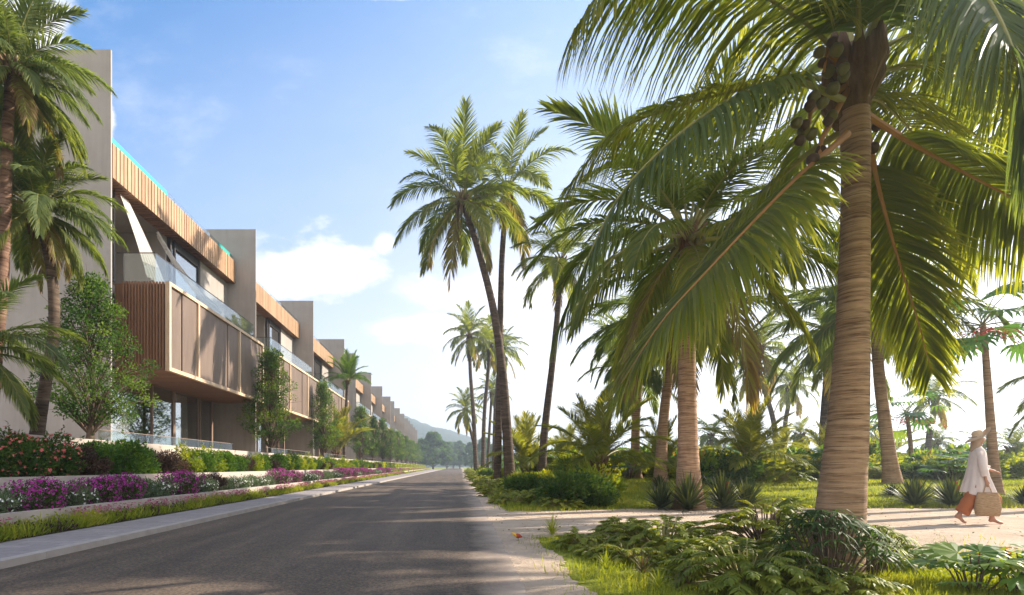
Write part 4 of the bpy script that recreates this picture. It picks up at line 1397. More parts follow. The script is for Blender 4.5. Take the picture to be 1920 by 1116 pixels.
# ------------------------------------------------------------------ planting on the left
LK = {
    'coral': (bush(random.Random(1), 0.62, 0.62, 0.85, 46, 60, 0.075, 0.5, (0.05, 0.5), 0.30, 210, 0.034), 'leaf_dark', 'coral', 'dark shrub dotted with coral flowers'),
    'green': (bush(random.Random(2), 0.55, 0.55, 0.85, 40, 65, 0.085, 0.5, (0.15, 0.7), 0.30), 'leaf_green', None, 'fresh green leafy shrub'),
    'bronze': (bush(random.Random(3), 0.5, 0.5, 0.62, 40, 60, 0.065, 0.55, (0.05, 0.6), 0.30), 'leaf_red', None, 'bronze-brown small-leaved shrub'),
    'bright': (bush(random.Random(4), 0.45, 0.45, 0.75, 36, 60, 0.08, 0.5, (0.1, 0.7), 0.30), 'leaf_bright', None, 'bright yellow-green shrub'),
    'magenta': (bush(random.Random(5), 0.58, 0.72, 0.62, 70, 40, 0.05, 0.5, (0.05, 0.5), 0.22, 900, 0.025), 'leaf_dark', 'magenta', 'cushion of magenta flowers'),
    'white': (bush(random.Random(6), 0.45, 0.58, 0.40, 40, 60, 0.05, 0.5, (0.2, 0.7), 0.26, 150, 0.027), 'leaf_silver', 'white_petal', 'low grey-green plant with white flowers'),
    'sage': (bush(random.Random(7), 0.4, 0.5, 0.45, 36, 60, 0.055, 0.35, (0.1, 0.6), 0.27, upw=1.0), 'leaf_silver', None, 'grey-green sage-like shrub'),
}
LM = {}
for k_, ((lb, fb), lm, fm, lab_) in LK.items():
    LM[k_] = (lb.mesh('shrub', [M[lm], M['bark']]), fb.mesh('blossoms', M[fm]) if fm else None, lab_)
COUNT = {}


def plant_left(kind, x, y, z, s, rz, where, group, farlab=None, flow=True):
    key = (kind, where)
    COUNT[key] = COUNT.get(key, 0) + 1
    sc_ = s if isinstance(s, tuple) else (s, s, s)
    o = link('shrub', LM[kind][0], None, (x, y, z), rz, sc_)
    n = COUNT[key]
    tag(o, farlab or f'{LM[kind][2]}, {ORD[n - 1]} such along the {where} from its near end', 'shrub', group)
    if LM[kind][1] and flow: link('blossoms', LM[kind][1], o)


r = random.Random(77)
upper = [(5.6, 'green'), (6.5, 'coral'), (7.4, 'green'), (8.3, 'green'), (9.0, 'coral'), (9.8, 'coral'), (10.6, 'coral'), (11.4, 'bronze'), (12.1, 'green'), (12.9, 'green'), (13.6, 'green'), (14.5, 'bronze'), (15.3, 'bronze'), (16.2, 'bright'), (17.1, 'green'), (17.8, 'bright'), (18.8, 'green'), (19.9, 'green'), (20.8, 'bronze'), (21.8, 'bright'), (22.8, 'green'), (23.8, 'bronze')]
y = 24.9
while y < 62:
    upper.append((y, r.choice(['green', 'bright', 'green', 'bronze', 'bright'])))
    y += 1.1 + r.uniform(-0.1, 0.25)
for (y, k_) in upper:
    plant_left(k_, -8.28 + r.uniform(-0.08, 0.12), y, 0.82, r.uniform(0.85, 1.12), r.uniform(0, 6), 'upper bed', 'shrubs in the upper bed', None if y < 45 else 'small shrub far along the upper planting bed')
mid = [(5.5, 'sage'), (6.2, 'white'), (6.9, 'white'), (7.7, 'white'), (8.5, 'magenta'), (9.3, 'white'), (10.0, 'magenta'), (10.75, 'magenta'), (11.6, 'sage'), (12.3, 'white'), (13.1, 'magenta'), (14.1, 'white'), (15.0, 'bronze'), (15.9, 'sage'), (16.9, 'white'), (17.8, 'sage'), (18.7, 'white'), (19.5, 'sage'), (20.4, 'magenta'), (21.4, 'white'), (22.5, 'magenta')]
y = 24.6
while y < 62:
    mid.append((y, r.choice(['magenta', 'sage', 'white', 'magenta', 'sage'])))
    y += 1.0 + r.uniform(-0.1, 0.25)
for (y, k_) in mid:
    s = r.uniform(0.85, 1.1) * (1.02 if k_ == 'magenta' else 1.0)
    plant_left(k_, -6.88 + r.uniform(-0.12, 0.12), y, 0.32, (s * 0.9, s, s * (0.75 if k_ in ('bronze',) else 1.0)), r.uniform(-0.3, 0.3), 'flower bed', 'plants in the flower bed', None if y < 45 else 'small plant far along the flower bed')
# what lies beyond reads as one mass
b = MB(); fb = MB()
y = 62.0
while y < 187:
    b.merge(LK[r.choice(['green', 'bright', 'bright'])][0][0], Matrix.Translation((-8.28, y, 0.82)) @ Matrix.Rotation(r.uniform(0, 6), 4, 'Z') @ Matrix.Diagonal((1, 1.5, 0.9, 1))) if False else None
    y += 1.6
rr = random.Random(8)
for i in range(15000):
    y = 62 + 125 * rr.random() ** 1.3
    add_leaf(b, V((-8.28 + rr.uniform(-0.5, 0.5), y, 0.85 + 0.75 * rr.random())), rdir(rr), 0.17, 0.11, min(1, max(0, 0.4 + 0.35 * math.sin(y * 1.3) + rr.uniform(-0.2, 0.2))), rr)
for i in range(9000):
    y = 62 + 125 * rr.random() ** 1.3
    add_leaf(b, V((-6.95 + rr.uniform(-0.45, 0.45), y, 0.33 + 0.45 * rr.random())), rdir(rr), 0.15, 0.10, rr.uniform(0.1, 0.7), rr)
for i in range(4500):
    y = 62 + 125 * rr.random() ** 1.2
    if math.sin(y * 0.8) > -0.3: add_flower(b, V((-6.95 + rr.uniform(-0.48, 0.48), y, 0.45 + 0.42 * rr.random())), rdir(rr), 0.06, rr, 1)
tag(b.build('far_shrubbery', [M['leaf_bright'], M['magenta']]), 'far shrubs and flowers merging into one band along the beds', 'shrubbery', None, 'stuff')
# grassy strip along the pavement
b = MB()
for i in range(26000):
    y = 4.0 + 60 * rr.random() ** 1.9 if i < 20000 else 20 + 160 * rr.random()
    if any(a + 0.0 > y > c - PER + 0.0 for a, c in ()): continue
    x = -6.12 + rr.uniform(-0.25, 0.24)
    cl = mnoise.noise(V((y * 1.1, x * 2, 1)))
    hgt = (0.17 + 0.10 * cl + rr.uniform(-0.04, 0.08))
    s_ = 1 + y / 40
    d = V((rr.gauss(0, 0.6), rr.gauss(0, 0.6), 1))
    add_leaf(b, V((x, y, 0.08)), d, hgt * rr.uniform(0.6, 1.3), 0.012 * s_ + 0.006, min(1, max(0, 0.40 + 0.75 * cl + rr.uniform(-0.25, 0.25))), rr, 2 if cl < -0.12 and i % 2 else 0)
    if i % 2 == 0: add_leaf(b, V((x, y, 0.08 + hgt * rr.random())), d + rdir(rr), 0.055 * s_ ** 0.5, 0.03 * s_ ** 0.5, min(1, max(0, 0.35 + 0.7 * cl)), rr, 2 if cl < -0.12 and i % 4 else 0)
for i in range(6500):
    y = 4.2 + 70 * rr.random() ** 1.7
    if mnoise.noise(V((y * 0.7, 5, 1))) < -0.02: continue
    x = -6.2 + rr.uniform(-0.18, 0.2)
    add_flower(b, V((x, y, 0.27 + rr.uniform(-0.04, 0.11))), V((rr.gauss(0, 0.5), rr.gauss(0, 0.5), 1)), 0.019 + y * 0.0007, rr, 1)
tag(b.build('grass_strip', [M['grass'], M['pink'], M['leaf_red']]), 'yellow-green ground cover with pink flowers along the pavement', 'ground cover', None, 'stuff')


# ------------------------------------------------------------------ planting on the right
def lobed_bush(seed, rad, h, n, L, age=(0.25, 0.65), lobes=10, lw=0.10, ll=0.42, mat='leaf_fern', stems=True, el=(10, 70), droop=0.5):
    """mound of deeply lobed leaves on stalks"""
    r = random.Random(seed)
    b = MB()
    for k in range(n):
        a = k * 2.39996 + r.uniform(-0.3, 0.3)
        t = (k + 0.5) / n
        e = R(lerp(el[1], el[0], t) + r.uniform(-8, 8))
        d = V((math.cos(a) * math.cos(e), math.sin(a) * math.cos(e), math.sin(e)))
        o = V((math.cos(a), math.sin(a), 0)) * rad * 0.12
        q = V((d.x * rad, d.y * rad, d.z * h)) * r.uniform(0.6, 1.0)
        p0 = o + V((q.x * 0.75, q.y * 0.75, max(0.05, q.z * 0.9)))
        if stems: b.tube([o, o.lerp(p0, 0.55) + V((0, 0, 0.06 * h)), p0], [0.012, 0.009, 0.006], 4, 1, 0.5, False)
        out = (V((d.x, d.y, 0)).normalized() * 0.9 + UPZ * (0.35 * d.z) + rdir(r) * 0.25)
        l = L * r.uniform(0.75, 1.15)
        p1 = p0 + out * l * 0.5 + V((0, 0, 0.06 * l))
        p2 = p0 + out * l + V((0, 0, -0.22 * l))
        ag = r.uniform(*age)
        add_frond(b, [p0, p1, p2], lobes, l * ll, l * lw, r, droop, 0.12, ag, 0.006, 3, 0.06, 0.0, fwd=(8, 62), samples=8, sides=4, tip=0.45, prof=lambda q: 0.6 + 0.9 * q if q < 0.4 else 0.96 * (1 - 0.55 * (q - 0.4) / 0.6))
        # blade along the midrib
        s = (p2 - p0).cross(UPZ).normalized() * l * 0.05
        b.add([p0, p1 - s, p2, p1 + s], [(0, 1, 2), (0, 2, 3)], 0, min(1, ag + 0.05))
    return b


def rosette(seed, n, L, w, age=(0.1, 0.5), el=(10, 85), arch=0.5, curl=0.0):
    """spiky plant of stiff blades"""
    r = random.Random(seed)
    b = MB()
    for k in range(n):
        a = k * 2.39996
        e = R(lerp(el[1], el[0], (k + 0.5) / n) + r.uniform(-6, 6))
        d = V((math.cos(a) * math.cos(e), math.sin(a) * math.cos(e), math.sin(e)))
        s = V((-math.sin(a), math.cos(a), 0))
        l = L * r.uniform(0.8, 1.1)
        p = V((0, 0, 0.03))
        vs, fs = [], []
        for j in range(5):
            ww = w * (0.55, 1.0, 0.85, 0.5, 0.0)[j]
            if j < 4: vs += [p - s * ww * 0.5 + UPZ * ww * 0.2, p + s * ww * 0.5 + UPZ * ww * 0.2]
            else: vs.append(p)
            p = p + d * l / 4
            d = (d + V((0, 0, -arch * 0.3))).normalized()
        fs = [(0, 1, 3, 2), (2, 3, 5, 4), (4, 5, 7, 6), (6, 7, 8)]
        b.add(vs, fs, 0, min(1, r.uniform(*age)))
    return b


def fan_bush(seed, n, h, Rl, nseg, w, spreadxy=0.5, age=(0.1, 0.4), mspread=150, droop=0.6, join=0.2):
    r = random.Random(seed)
    b = MB()
    for k in range(n):
        a = k * 2.39996
        q = math.sqrt((k + 0.5) / n) * spreadxy
        st = V((math.cos(a) * q * 0.3, math.sin(a) * q * 0.3, 0))
        p = V((math.cos(a) * q, math.sin(a) * q, h * (1 - 0.75 * (q / max(spreadxy, 1e-3)) ** 2 * r.uniform(0.4, 1.0))))
        b.tube([st, st.lerp(p, 0.5) + V((0, 0, 0.05)), p], [0.009, 0.007, 0.005], 4, 1, 0.5, False)
        out = V((math.cos(a), math.sin(a), r.uniform(-0.25, 0.35)))
        add_fan(b, p, out, (UPZ + rdir(r) * 0.4), Rl * r.uniform(0.8, 1.15), nseg, R(mspread), w, droop, r.uniform(*age), r, 0, join)
    return b


# foreground, beside the big trunk
tag(lobed_bush(1, 0.72, 0.50, 230, 0.22, (0.2, 0.62)).build('leafy_bush', [M['leaf_fern'], M['rachis']], loc=(atx(1245, 6.35), 6.35, -0.02)), 'mound of deeply cut green leaves beside the sand path', 'bush')
tag(lobed_bush(2, 0.36, 0.42, 110, 0.2, (0.25, 0.65)).build('leafy_bush', [M['leaf_fern'], M['rachis']], loc=(atx(1165, 7.3), 7.3, -0.02)), 'smaller bush of cut leaves at the corner of path and road', 'bush')
tag(lobed_bush(3, 0.72, 0.40, 170, 0.28, (0.1, 0.6), 11, 0.085, 0.44).build('leafy_bush', [M['leaf_fern'], M['rachis']], loc=(atx(1400, 4.75), 4.75, -0.02)), 'large low bush of dark cut leaves in front of the big palm', 'bush')
tag(lobed_bush(4, 0.36, 0.26, 80, 0.19, (0.25, 0.68)).build('leafy_bush', [M['leaf_fern'], M['rachis']], loc=(atx(1095, 6.9), 6.9, -0.02)), 'low bush of cut leaves nearest the road', 'bush')
tag(lobed_bush(5, 0.60, 0.74, 105, 0.30, (0.2, 0.8), 12, 0.08, 0.30, el=(20, 85), droop=0.9).build('leafy_bush', [M['leaf_fern'], M['bark']], loc=(atx(1440, 6.0), 6.0, -0.02)), 'airy tall bush of feathery leaves on bare stems, left of the big trunk', 'bush')
tag(lobed_bush(15, 0.45, 0.52, 80, 0.27, (0.25, 0.75), 11, 0.08, 0.32, el=(20, 85), droop=0.8).build('leafy_bush', [M['leaf_fern'], M['bark']], loc=(atx(1530, 6.4), 6.4, -0.02)), 'airy bush of feathery leaves behind the big trunk', 'bush')
tag(fan_bush(6, 60, 0.72, 0.21, 11, 0.55, 0.42, (0.0, 0.25), 160, 0.8).build('fan_leaf_shrub', [M['leaf_dark'], M['bark']], loc=(atx(1555, 4.5), 4.5, -0.02)), 'dark shrub of narrow fingered leaves hugging the foot of the big trunk', 'shrub')
tag(fan_bush(7, 34, 0.52, 0.19, 11, 0.55, 0.30, (0.1, 0.5), 160, 0.9).build('fan_leaf_shrub', [M['leaf_fern'], M['bark']], loc=(atx(1635, 5.1), 5.1, -0.02)), 'lighter shrub of narrow fingered leaves right of the big trunk', 'shrub')
tag(fan_bush(8, 14, 0.36, 0.27, 11, 0.8, 0.30, (0.4, 0.75), 110, 0.5, 0.55).build('broad_leaf_plant', [M['leaf_gloss'], M['bark']], loc=(atx(1825, 4.45), 4.45, -0.02)), 'plant of broad bright fan leaves on dark stalks at the lower right', 'plant')
tag(fan_bush(9, 13, 0.38, 0.27, 11, 0.8, 0.28, (0.3, 0.98), 110, 0.5, 0.55).build('broad_leaf_plant', [M['leaf_gloss'], M['bark']], loc=(atx(1915, 4.5), 4.5, -0.02)), 'plant of broad fan leaves, some turned red, at the right edge', 'plant')
ros = [(1035, 8.0, 0.36, 60, 0.014, (0.4, 0.85), 'brownish grassy tuft where the path meets the road'), (1205, 5.1, 0.24, 46, 0.014, (0.6, 1.0), 'reddish grassy tuft in front of the cut-leaf mound'),
       (1135, 5.4, 0.22, 40, 0.012, (0.3, 0.7), 'green grassy tuft on the verge near the viewer'), (1290, 4.6, 0.22, 40, 0.014, (0.6, 1.0), 'rusty tuft at the bottom edge before the dark bush'), (1235, 4.5, 0.2, 36, 0.013, (0.3, 0.7), 'small tuft at the bottom edge'),
       (1600, 4.5, 0.22, 40, 0.02, (0.5, 0.75), 'yellow-green tuft at the bottom edge right of the trunk')]
for i, (u, Y, L, n, w, ag, l) in enumerate(ros):
    tag(rosette(30 + i, n, L, w, ag, (25, 88), 0.9).build('grass_tuft', M['grass'] if i != 1 and i != 3 else M['leaf_spike'], loc=(atx(u, Y), Y, -0.02)), l, 'grass tuft')
spk = [(1290, 12.8, 1.0, 90, 'dark spiky rosette at the foot of the stout pale palm'), (1240, 13.2, 0.75, 70, 'smaller spiky rosette left of the stout palm'), (1356, 13.3, 1.0, 90, 'spiky rosette right of the stout palm, next to a red flower spike'), (1400, 13.6, 0.85, 80, 'spiky rosette at the right end of the pair by the stout palm'),
       (1715, 14.0, 0.9, 90, 'bronze spiky rosette right of the big trunk'), (1785, 13.8, 0.9, 90, 'spiky rosette just behind the walking woman'), (1925, 14.0, 0.6, 70, 'spiky rosette cut by the right edge'), (1236, 18.5, 0.55, 60, 'far small spiky rosette on the lawn'), (1672, 16.5, 0.45, 60, 'small spiky rosette at the foot of the leaning pale palm')]
for i, (u, Y, L, n, l) in enumerate(spk):
    x = atx(u, Y)
    o = tag(rosette(50 + i, int(n * 1.5), L, 0.062, (0.0, 0.75), (5, 88), 0.25).build('spiky_plant', M['leaf_spike'], loc=(x, Y, gz(x, Y) - 0.01)), l, 'spiky plant', 'spiky plants on the lawn')
    if i in (2, 4, 5):
        f = MB(); f.tube([(0.1, 0, 0.3), (0.11, 0, 0.5), (0.12, 0, 0.72)], [0.03, 0.06, 0.02], 6)
        f.build('flower_spike', M['red'], o, smooth=True)

fill = [(1310, 5.6, 41, 0.42, 0.34, 90, 0.2, 'low bush of cut leaves between the two larger mounds'), (1180, 5.9, 42, 0.36, 0.24, 80, 0.18, 'creeping cut-leaved plant on the road side of the mound'),
        (1500, 5.3, 43, 0.4, 0.55, 90, 0.24, 'cut-leaved bush just left of the trunk foot'), (1660, 5.6, 44, 0.34, 0.30, 70, 0.2, 'cut-leaved bush right of the trunk foot by the sand'), (1120, 6.3, 45, 0.28, 0.16, 60, 0.15, 'creeping cut-leaved plant closest to the road'),
        (1560, 4.3, 46, 0.40, 0.28, 80, 0.24, 'cut-leaved bush at the bottom edge before the trunk')]
for (u, Y, sd_, rad_, h_, n_, L_, l) in fill:
    tag(lobed_bush(sd_, rad_, h_, n_, L_, (0.2, 0.7)).build('leafy_bush', [M['leaf_fern'], M['rachis']], loc=(atx(u, Y), Y, -0.02)), l, 'bush')
# bushes of the verge and the undergrowth, a few kinds repeated
UG = {}
for k_, (gen, mats) in {
    'dark': (bush(random.Random(21), 0.85, 0.85, 1.0, 60, 70, 0.13, 0.45, (0.05, 0.6), 0.30)[0], ['leaf_dark', 'bark']),
    'bright': (bush(random.Random(22), 0.8, 0.8, 0.95, 50, 60, 0.14, 0.5, (0.1, 0.8), 0.30)[0], ['leaf_bright', 'bark']),
    'glossy': (bush(random.Random(23), 0.7, 0.7, 1.1, 34, 34, 0.26, 0.5, (0.1, 0.8), 0.34)[0], ['leaf_gloss', 'bark']),
    'fan': (fan_bush(24, 22, 1.15, 0.42, 13, 0.8, 0.65, (0.1, 0.6), 120, 0.5, 0.5), ['leaf_gloss', 'bark']),
    'lobed': (lobed_bush(25, 0.8, 0.8, 60, 0.42, (0.15, 0.6), 8, 0.15, 0.42), ['leaf_fern', 'rachis']),
    'low': (lobed_bush(26, 0.62, 0.36, 70, 0.26, (0.2, 0.75), 7, 0.16, 0.42), ['leaf_fern', 'rachis']),
}.items(): UG[k_] = gen.mesh('bush', [M[m_] for m_ in mats])
UL = {'dark': 'dark rounded bush', 'bright': 'yellow-green bush', 'glossy': 'large-leaved glossy bush', 'fan': 'fan-leaved shrub', 'lobed': 'cut-leaved shrub', 'low': 'low ground-hugging bush'}
verge = [(1075, 13.9, 'dark', (1.0, 0.9, 0.95)), (1030, 14.6, 'lobed', (0.9, 0.9, 0.8)), (1110, 15.2, 'bright', (1.0, 1.0, 1.05)), (1000, 16.0, 'low', 1.2), (960, 15.0, 'low', 1.1), (1050, 13.4, 'low', 1.0), (985, 19.0, 'dark', (0.9, 0.9, 0.75)), (935, 18.5, 'low', 1.1), (1120, 13.7, 'dark', (0.55, 0.55, 0.7)),
         (1020, 20.5, 'bright', (0.9, 0.9, 0.8)), (950, 23.0, 'low', 1.4), (918, 22.5, 'low', 1.1), (975, 25.0, 'bright', (0.9, 0.9, 0.75)), (925, 28.0, 'lobed', (0.9, 0.9, 0.7)), (905, 29.0, 'low', 1.2), (945, 33.0, 'bright', 0.9), (900, 36.0, 'low', 1.5), (915, 40.0, 'dark', 0.9), (895, 45, 'low', 1.7), (908, 50, 'bright', 0.9), (892, 57, 'low', 2.0), (903, 62, 'dark', 1.0), (888, 72, 'low', 2.2), (900, 80, 'bright', 1.1), (886, 92, 'low', 2.6), (896, 105, 'bright', 1.2)]
cnt = {}
for i, (u, Y, k_, s) in enumerate(verge):
    x = atx(u, Y)
    cnt[k_] = cnt.get(k_, 0) + 1
    tag(link('bush', UG[k_], None, (x, Y, gz(x, Y) - 0.02), i * 1.7, s), f'{UL[k_]} on the right verge, {ORD[cnt[k_] - 1]} of its kind', 'bush', 'bushes of the road verge')
r = random.Random(99)
ul = []
tries = 0
while len(ul) < 145 and tries < 6000:
    tries += 1
    Y = r.uniform(20, 48)
    u = r.uniform(1010, 1960)
    x = atx(u, Y)
    if Y < 23 and (1140 < u < 1260 or 1600 < u < 1720): continue
    if Y < 21.5 and r.random() < 0.5: continue
    if any((x - q[0]) ** 2 + (Y - q[1]) ** 2 < 1.0 for q in ul): continue
    ul.append((x, Y, u))
ul.sort(key=lambda q: q[2])
cnt = {}
for i, (x, Y, u) in enumerate(ul):
    k_ = r.choice(['bright', 'glossy', 'fan', 'lobed', 'bright', 'glossy', 'lobed', 'dark', 'fan'])
    cnt[k_] = cnt.get(k_, 0) + 1
    s = r.uniform(0.85, 1.35) * (1 + (Y - 20) * 0.012)
    if k_ in ('fan',) : s *= 1.15
    tag(link('bush', UG[k_], None, (x, Y, gz(x, Y) - 0.02), r.uniform(0, 6), (s, s, s * r.uniform(0.8, 1.15))), f'{UL[k_]} in the undergrowth beyond the lawn, {ORD[cnt[k_] - 1]} such from the road', 'bush', 'undergrowth bushes beyond the lawn')
b = MB()
rr = random.Random(17)
for i in range(26000):
    x = 8 + 110 * rr.random()
    Y = 50 + 45 * rr.random()
    hh = 1.9 + 1.3 * mnoise.noise(V((x * 0.15, Y * 0.15, 2)))
    add_leaf(b, V((x, Y, 0.4 + max(0.2, hh) * rr.random())), rdir(rr) + UPZ * 0.3, 0.5, 0.3, min(1, max(0, 0.4 + 0.5 * mnoise.noise(V((x * 0.4, Y * 0.4, 0))) + rr.uniform(-0.2, 0.2))), rr)
tag(b.build('far_undergrowth', M['leaf']), 'far low greenery closing the garden to the horizon', 'undergrowth', None, 'stuff')

# grass
b = MB()
rr = random.Random(31)


def blade(x, y, z, h, w, tn, lean=0.5):
    a = rr.uniform(0, 2 * PI)
    l = rr.gauss(0, lean) * h
    a2 = rr.uniform(0, 2 * PI)
    dx_, dy_ = math.cos(a) * w / 2, math.sin(a) * w / 2
    b.add([(x - dx_, y - dy_, z), (x + dx_, y + dy_, z), (x + math.cos(a2) * l, y + math.sin(a2) * l, z + h)], [(0, 1, 2)], 0, tn)


def on_sand(x, y):
    ylo = max(6.25, 8.1 - 0.5 * (x - 1.0)) + edge_noise(x, 0.22, 9) + rr.gauss(0, 0.16)
    yhi = 12.6 + 0.8 * sstep(2, 6, x) + edge_noise(x, 0.3, 12) + rr.gauss(0, 0.16)
    x += rr.gauss(0.0, 0.2 if y < 8 else 0.1)
    return (ylo < y < yhi) or x < xr(y) + lerp(0.64, 0.22, sstep(8, 30, y)) + edge_noise(y, 0.13, 4)


n_ = 0
while n_ < 42000:
    y = 3.6 + 4.2 * rr.random() ** 1.2
    x = xr(y) + 0.3 + (8.2 - 0.6) * rr.random()
    if on_sand(x, y):
        if rr.random() > 0.02: n_ += 0.2; continue
    cl = mnoise.noise(V((x * 1.6, y * 1.6, 4)))
    if cl < -0.2 and rr.random() < 0.8: n_ += 0.5; continue
    if x < 2.6 and rr.random() < 0.55 * (2.6 - x) / 1.9 + 0.25: n_ += 0.5; continue
    blade(x, y, -0.02, 0.05 + 0.06 * rr.random() + 0.05 * max(0, cl), 0.008 + 0.006 * rr.random(), min(1, max(0, 0.5 + 0.4 * cl + rr.uniform(-0.25, 0.2))), 0.6)
    n_ += 1
n_ = 0
while n_ < 60000:
    y = 12.4 + 22 * rr.random() ** 1.4
    x = xr(y) + 0.2 + (y * 1.2 - 1) * rr.random()
    if on_sand(x, y): n_ += 0.3; continue
    cl = mnoise.noise(V((x * 0.7, y * 0.7, 4)))
    blade(x, y, gz(x, y) - 0.01, 0.07 + 0.07 * rr.random() + 0.04 * max(0, cl), 0.016 + 0.014 * rr.random(), min(1, max(0, 0.55 + 0.45 * cl + rr.uniform(-0.25, 0.2))), 0.6)
    n_ += 1
tag(b.build('grass', M['grass']), 'short yellow-green lawn grass right of the road', 'grass', None, 'stuff')
# scraps of leaf lying on the sand
b = MB()
for i in range(420):
    y = 6.4 + 6.2 * rr.random()
    x = xr(y) + 0.1 + 12 * rr.random()
    p = V((x, y, 0.004))
    add_leaf(b, p, V((rr.gauss(0, 1), rr.gauss(0, 1), 0.12)), rr.uniform(0.02, 0.07), rr.uniform(0.01, 0.03), rr.uniform(0.2, 1), rr)
tag(b.build('fallen_leaves', M['leaf_spike']), 'scraps of dry leaf scattered over the sand path', 'leaf litter', None, 'stuff')

# ------------------------------------------------------------------ the walking woman
M['skin'] = mat_plain('skin', (0.40, 0.20, 0.125), 0.5, 0.4)
M['shirt'] = mat_cloth('shirt_cloth', (0.80, 0.71, 0.68), 0.25)
M['trousers'] = mat_cloth('trouser_cloth', (0.46, 0.15, 0.055), 0.2)
M['straw'] = mat_noise('hat_straw', (0.50, 0.34, 0.20), (0.66, 0.48, 0.32), 30, (1, 1, 3), 0.85, 0.4, 0.005)
M['basket'] = mat_noise('basket_straw', (0.26, 0.155, 0.075), (0.48, 0.32, 0.18), 14, (1, 1, 5), 0.85, 0.6, 0.01)
M['hair'] = mat_plain('hair', (0.34, 0.24, 0.17), 0.7)


def skin_mesh(name, verts, edges, radii, root, mat, sub=1):
    me = bpy.data.meshes.new(name + '_cage')
    me.from_pydata(verts, edges, [])
    o = bpy.data.objects.new(name + '_cage', me)
    COL.objects.link(o)
    sk = o.modifiers.new('skin', 'SKIN')
    sk.use_smooth_shade = True
    for i, d in enumerate(me.skin_vertices[0].data):
        d.radius = (radii[i], radii[i]) if not isinstance(radii[i], tuple) else radii[i]
        d.use_root = (i == root)
    su = o.modifiers.new('sub', 'SUBSURF')
    su.levels = su.render_levels = sub
    bpy.context.view_layer.update()
    dg = bpy.context.evaluated_depsgraph_get()
    out = bpy.data.meshes.new_from_object(o.evaluated_get(dg))
    out.name = name
    out.materials.clear()
    out.materials.append(mat)
    out.polygons.foreach_set('use_smooth', np.ones(len(out.polygons), dtype=bool))
    bpy.data.objects.remove(o)
    bpy.data.meshes.remove(me)
    return out


vv, ee, ra = [], [], []


def jt(p, rad, parent=None):
    vv.append(p); ra.append(rad)
    if parent is not None: ee.append((parent, len(vv) - 1))
    return len(vv) - 1


pel = jt((0.0, 0, 0.93), 0.12)
wst = jt((0.0, 0, 1.08), 0.105, pel)
chs = jt((0.02, 0, 1.25), 0.125, wst)
nk0 = jt((0.01, 0, 1.40), 0.065, chs)
nk = jt((0.02, 0, 1.47), 0.05, nk0)
hd0 = jt((0.035, 0, 1.54), 0.075, nk)
hd1 = jt((0.045, 0, 1.62), 0.092, hd0)
hd2 = jt((0.04, 0, 1.685), 0.06, hd1)
ns = jt((0.135, 0, 1.585), 0.014, hd1)
for (sy, knee, ank, heel, ball, toe) in ((0.085, (0.34, 0.085, 0.50), (0.285, 0.085, 0.095), (0.24, 0.085, 0.04), (0.42, 0.085, 0.03), (0.49, 0.085, 0.022)),
                                         (-0.085, (-0.14, -0.085, 0.49), (-0.365, -0.085, 0.15), (-0.43, -0.085, 0.115), (-0.27, -0.085, 0.035), (-0.215, -0.085, 0.022))):
    hp = jt((0.01, sy, 0.86), 0.09, pel)
    kn = jt(knee, 0.058, hp)
    cf = jt(tuple(lerp(knee[i], ank[i], 0.35) + (-0.015 if i == 0 else 0) for i in range(3)), 0.054, kn)
    an = jt(ank, 0.036, cf)
    jt(heel, 0.032, an)
    bl = jt(ball, 0.032, an)
    jt(toe, 0.02, bl)
for (sy, el, wr, hand) in ((-0.185, (0.0, -0.235, 1.11), (0.06, -0.225, 0.865), (0.075, -0.225, 0.79)), (0.185, (0.10, 0.23, 1.14), (0.31, 0.20, 1.02), (0.38, 0.19, 1.0))):
    sh = jt((0.0, sy * 0.85, 1.36), 0.06, chs)
    e_ = jt(el, 0.043, sh)
    w_ = jt(wr, 0.027, e_)
    h_ = jt(hand, 0.03, w_)
    dd = (V(hand) - V(wr)).normalized()
    side = V((0, 1, 0)) if abs(dd.z) < 0.6 else V((1, 0, 0))
    for k in range(4):
        off = side * (k - 1.5) * 0.019
        ln = (0.062, 0.075, 0.07, 0.055)[k]
        p1 = V(hand) + off + dd * 0.035
        p2 = p1 + dd * ln * 0.5 + V((0.006, 0, -0.008))
        p3 = p2 + dd * ln * 0.35 + (V((0, 0.028, 0.01)) if sy < 0 else V((0, 0, -0.02)))
        a_ = jt(tuple(p1), 0.0095, h_); c_ = jt(tuple(p2), 0.009, a_); jt(tuple(p3), 0.008, c_)
    tp_ = V(hand) + side * 0.035 - dd * 0.01
    a_ = jt(tuple(tp_), 0.010, h_); jt(tuple(tp_ + dd * 0.035 + side * 0.012), 0.0085, a_)
WX, WY = atx(1832, 9.75), 9.75
WA = R(-27)
woman = thing('person', 'barefoot woman in a straw sun hat, long white shirt and orange trousers walking right', 'person', (WX, WY, -0.008), WA)
woman.scale = (0.80, 0.9, 1.0)
link('body', skin_mesh('body', vv, ee, ra, pel, M['skin']), woman)


def ell(cx, cy, z, rx, ry, n=40, wob=0.0, k=9, ph=0.0):
    return [V((cx + rx * (1 + wob * math.sin(k * a + ph)) * math.cos(a), cy + ry * (1 + wob * math.sin(k * a + ph)) * math.sin(a), z)) for a in (2 * PI * i / n for i in range(n))]


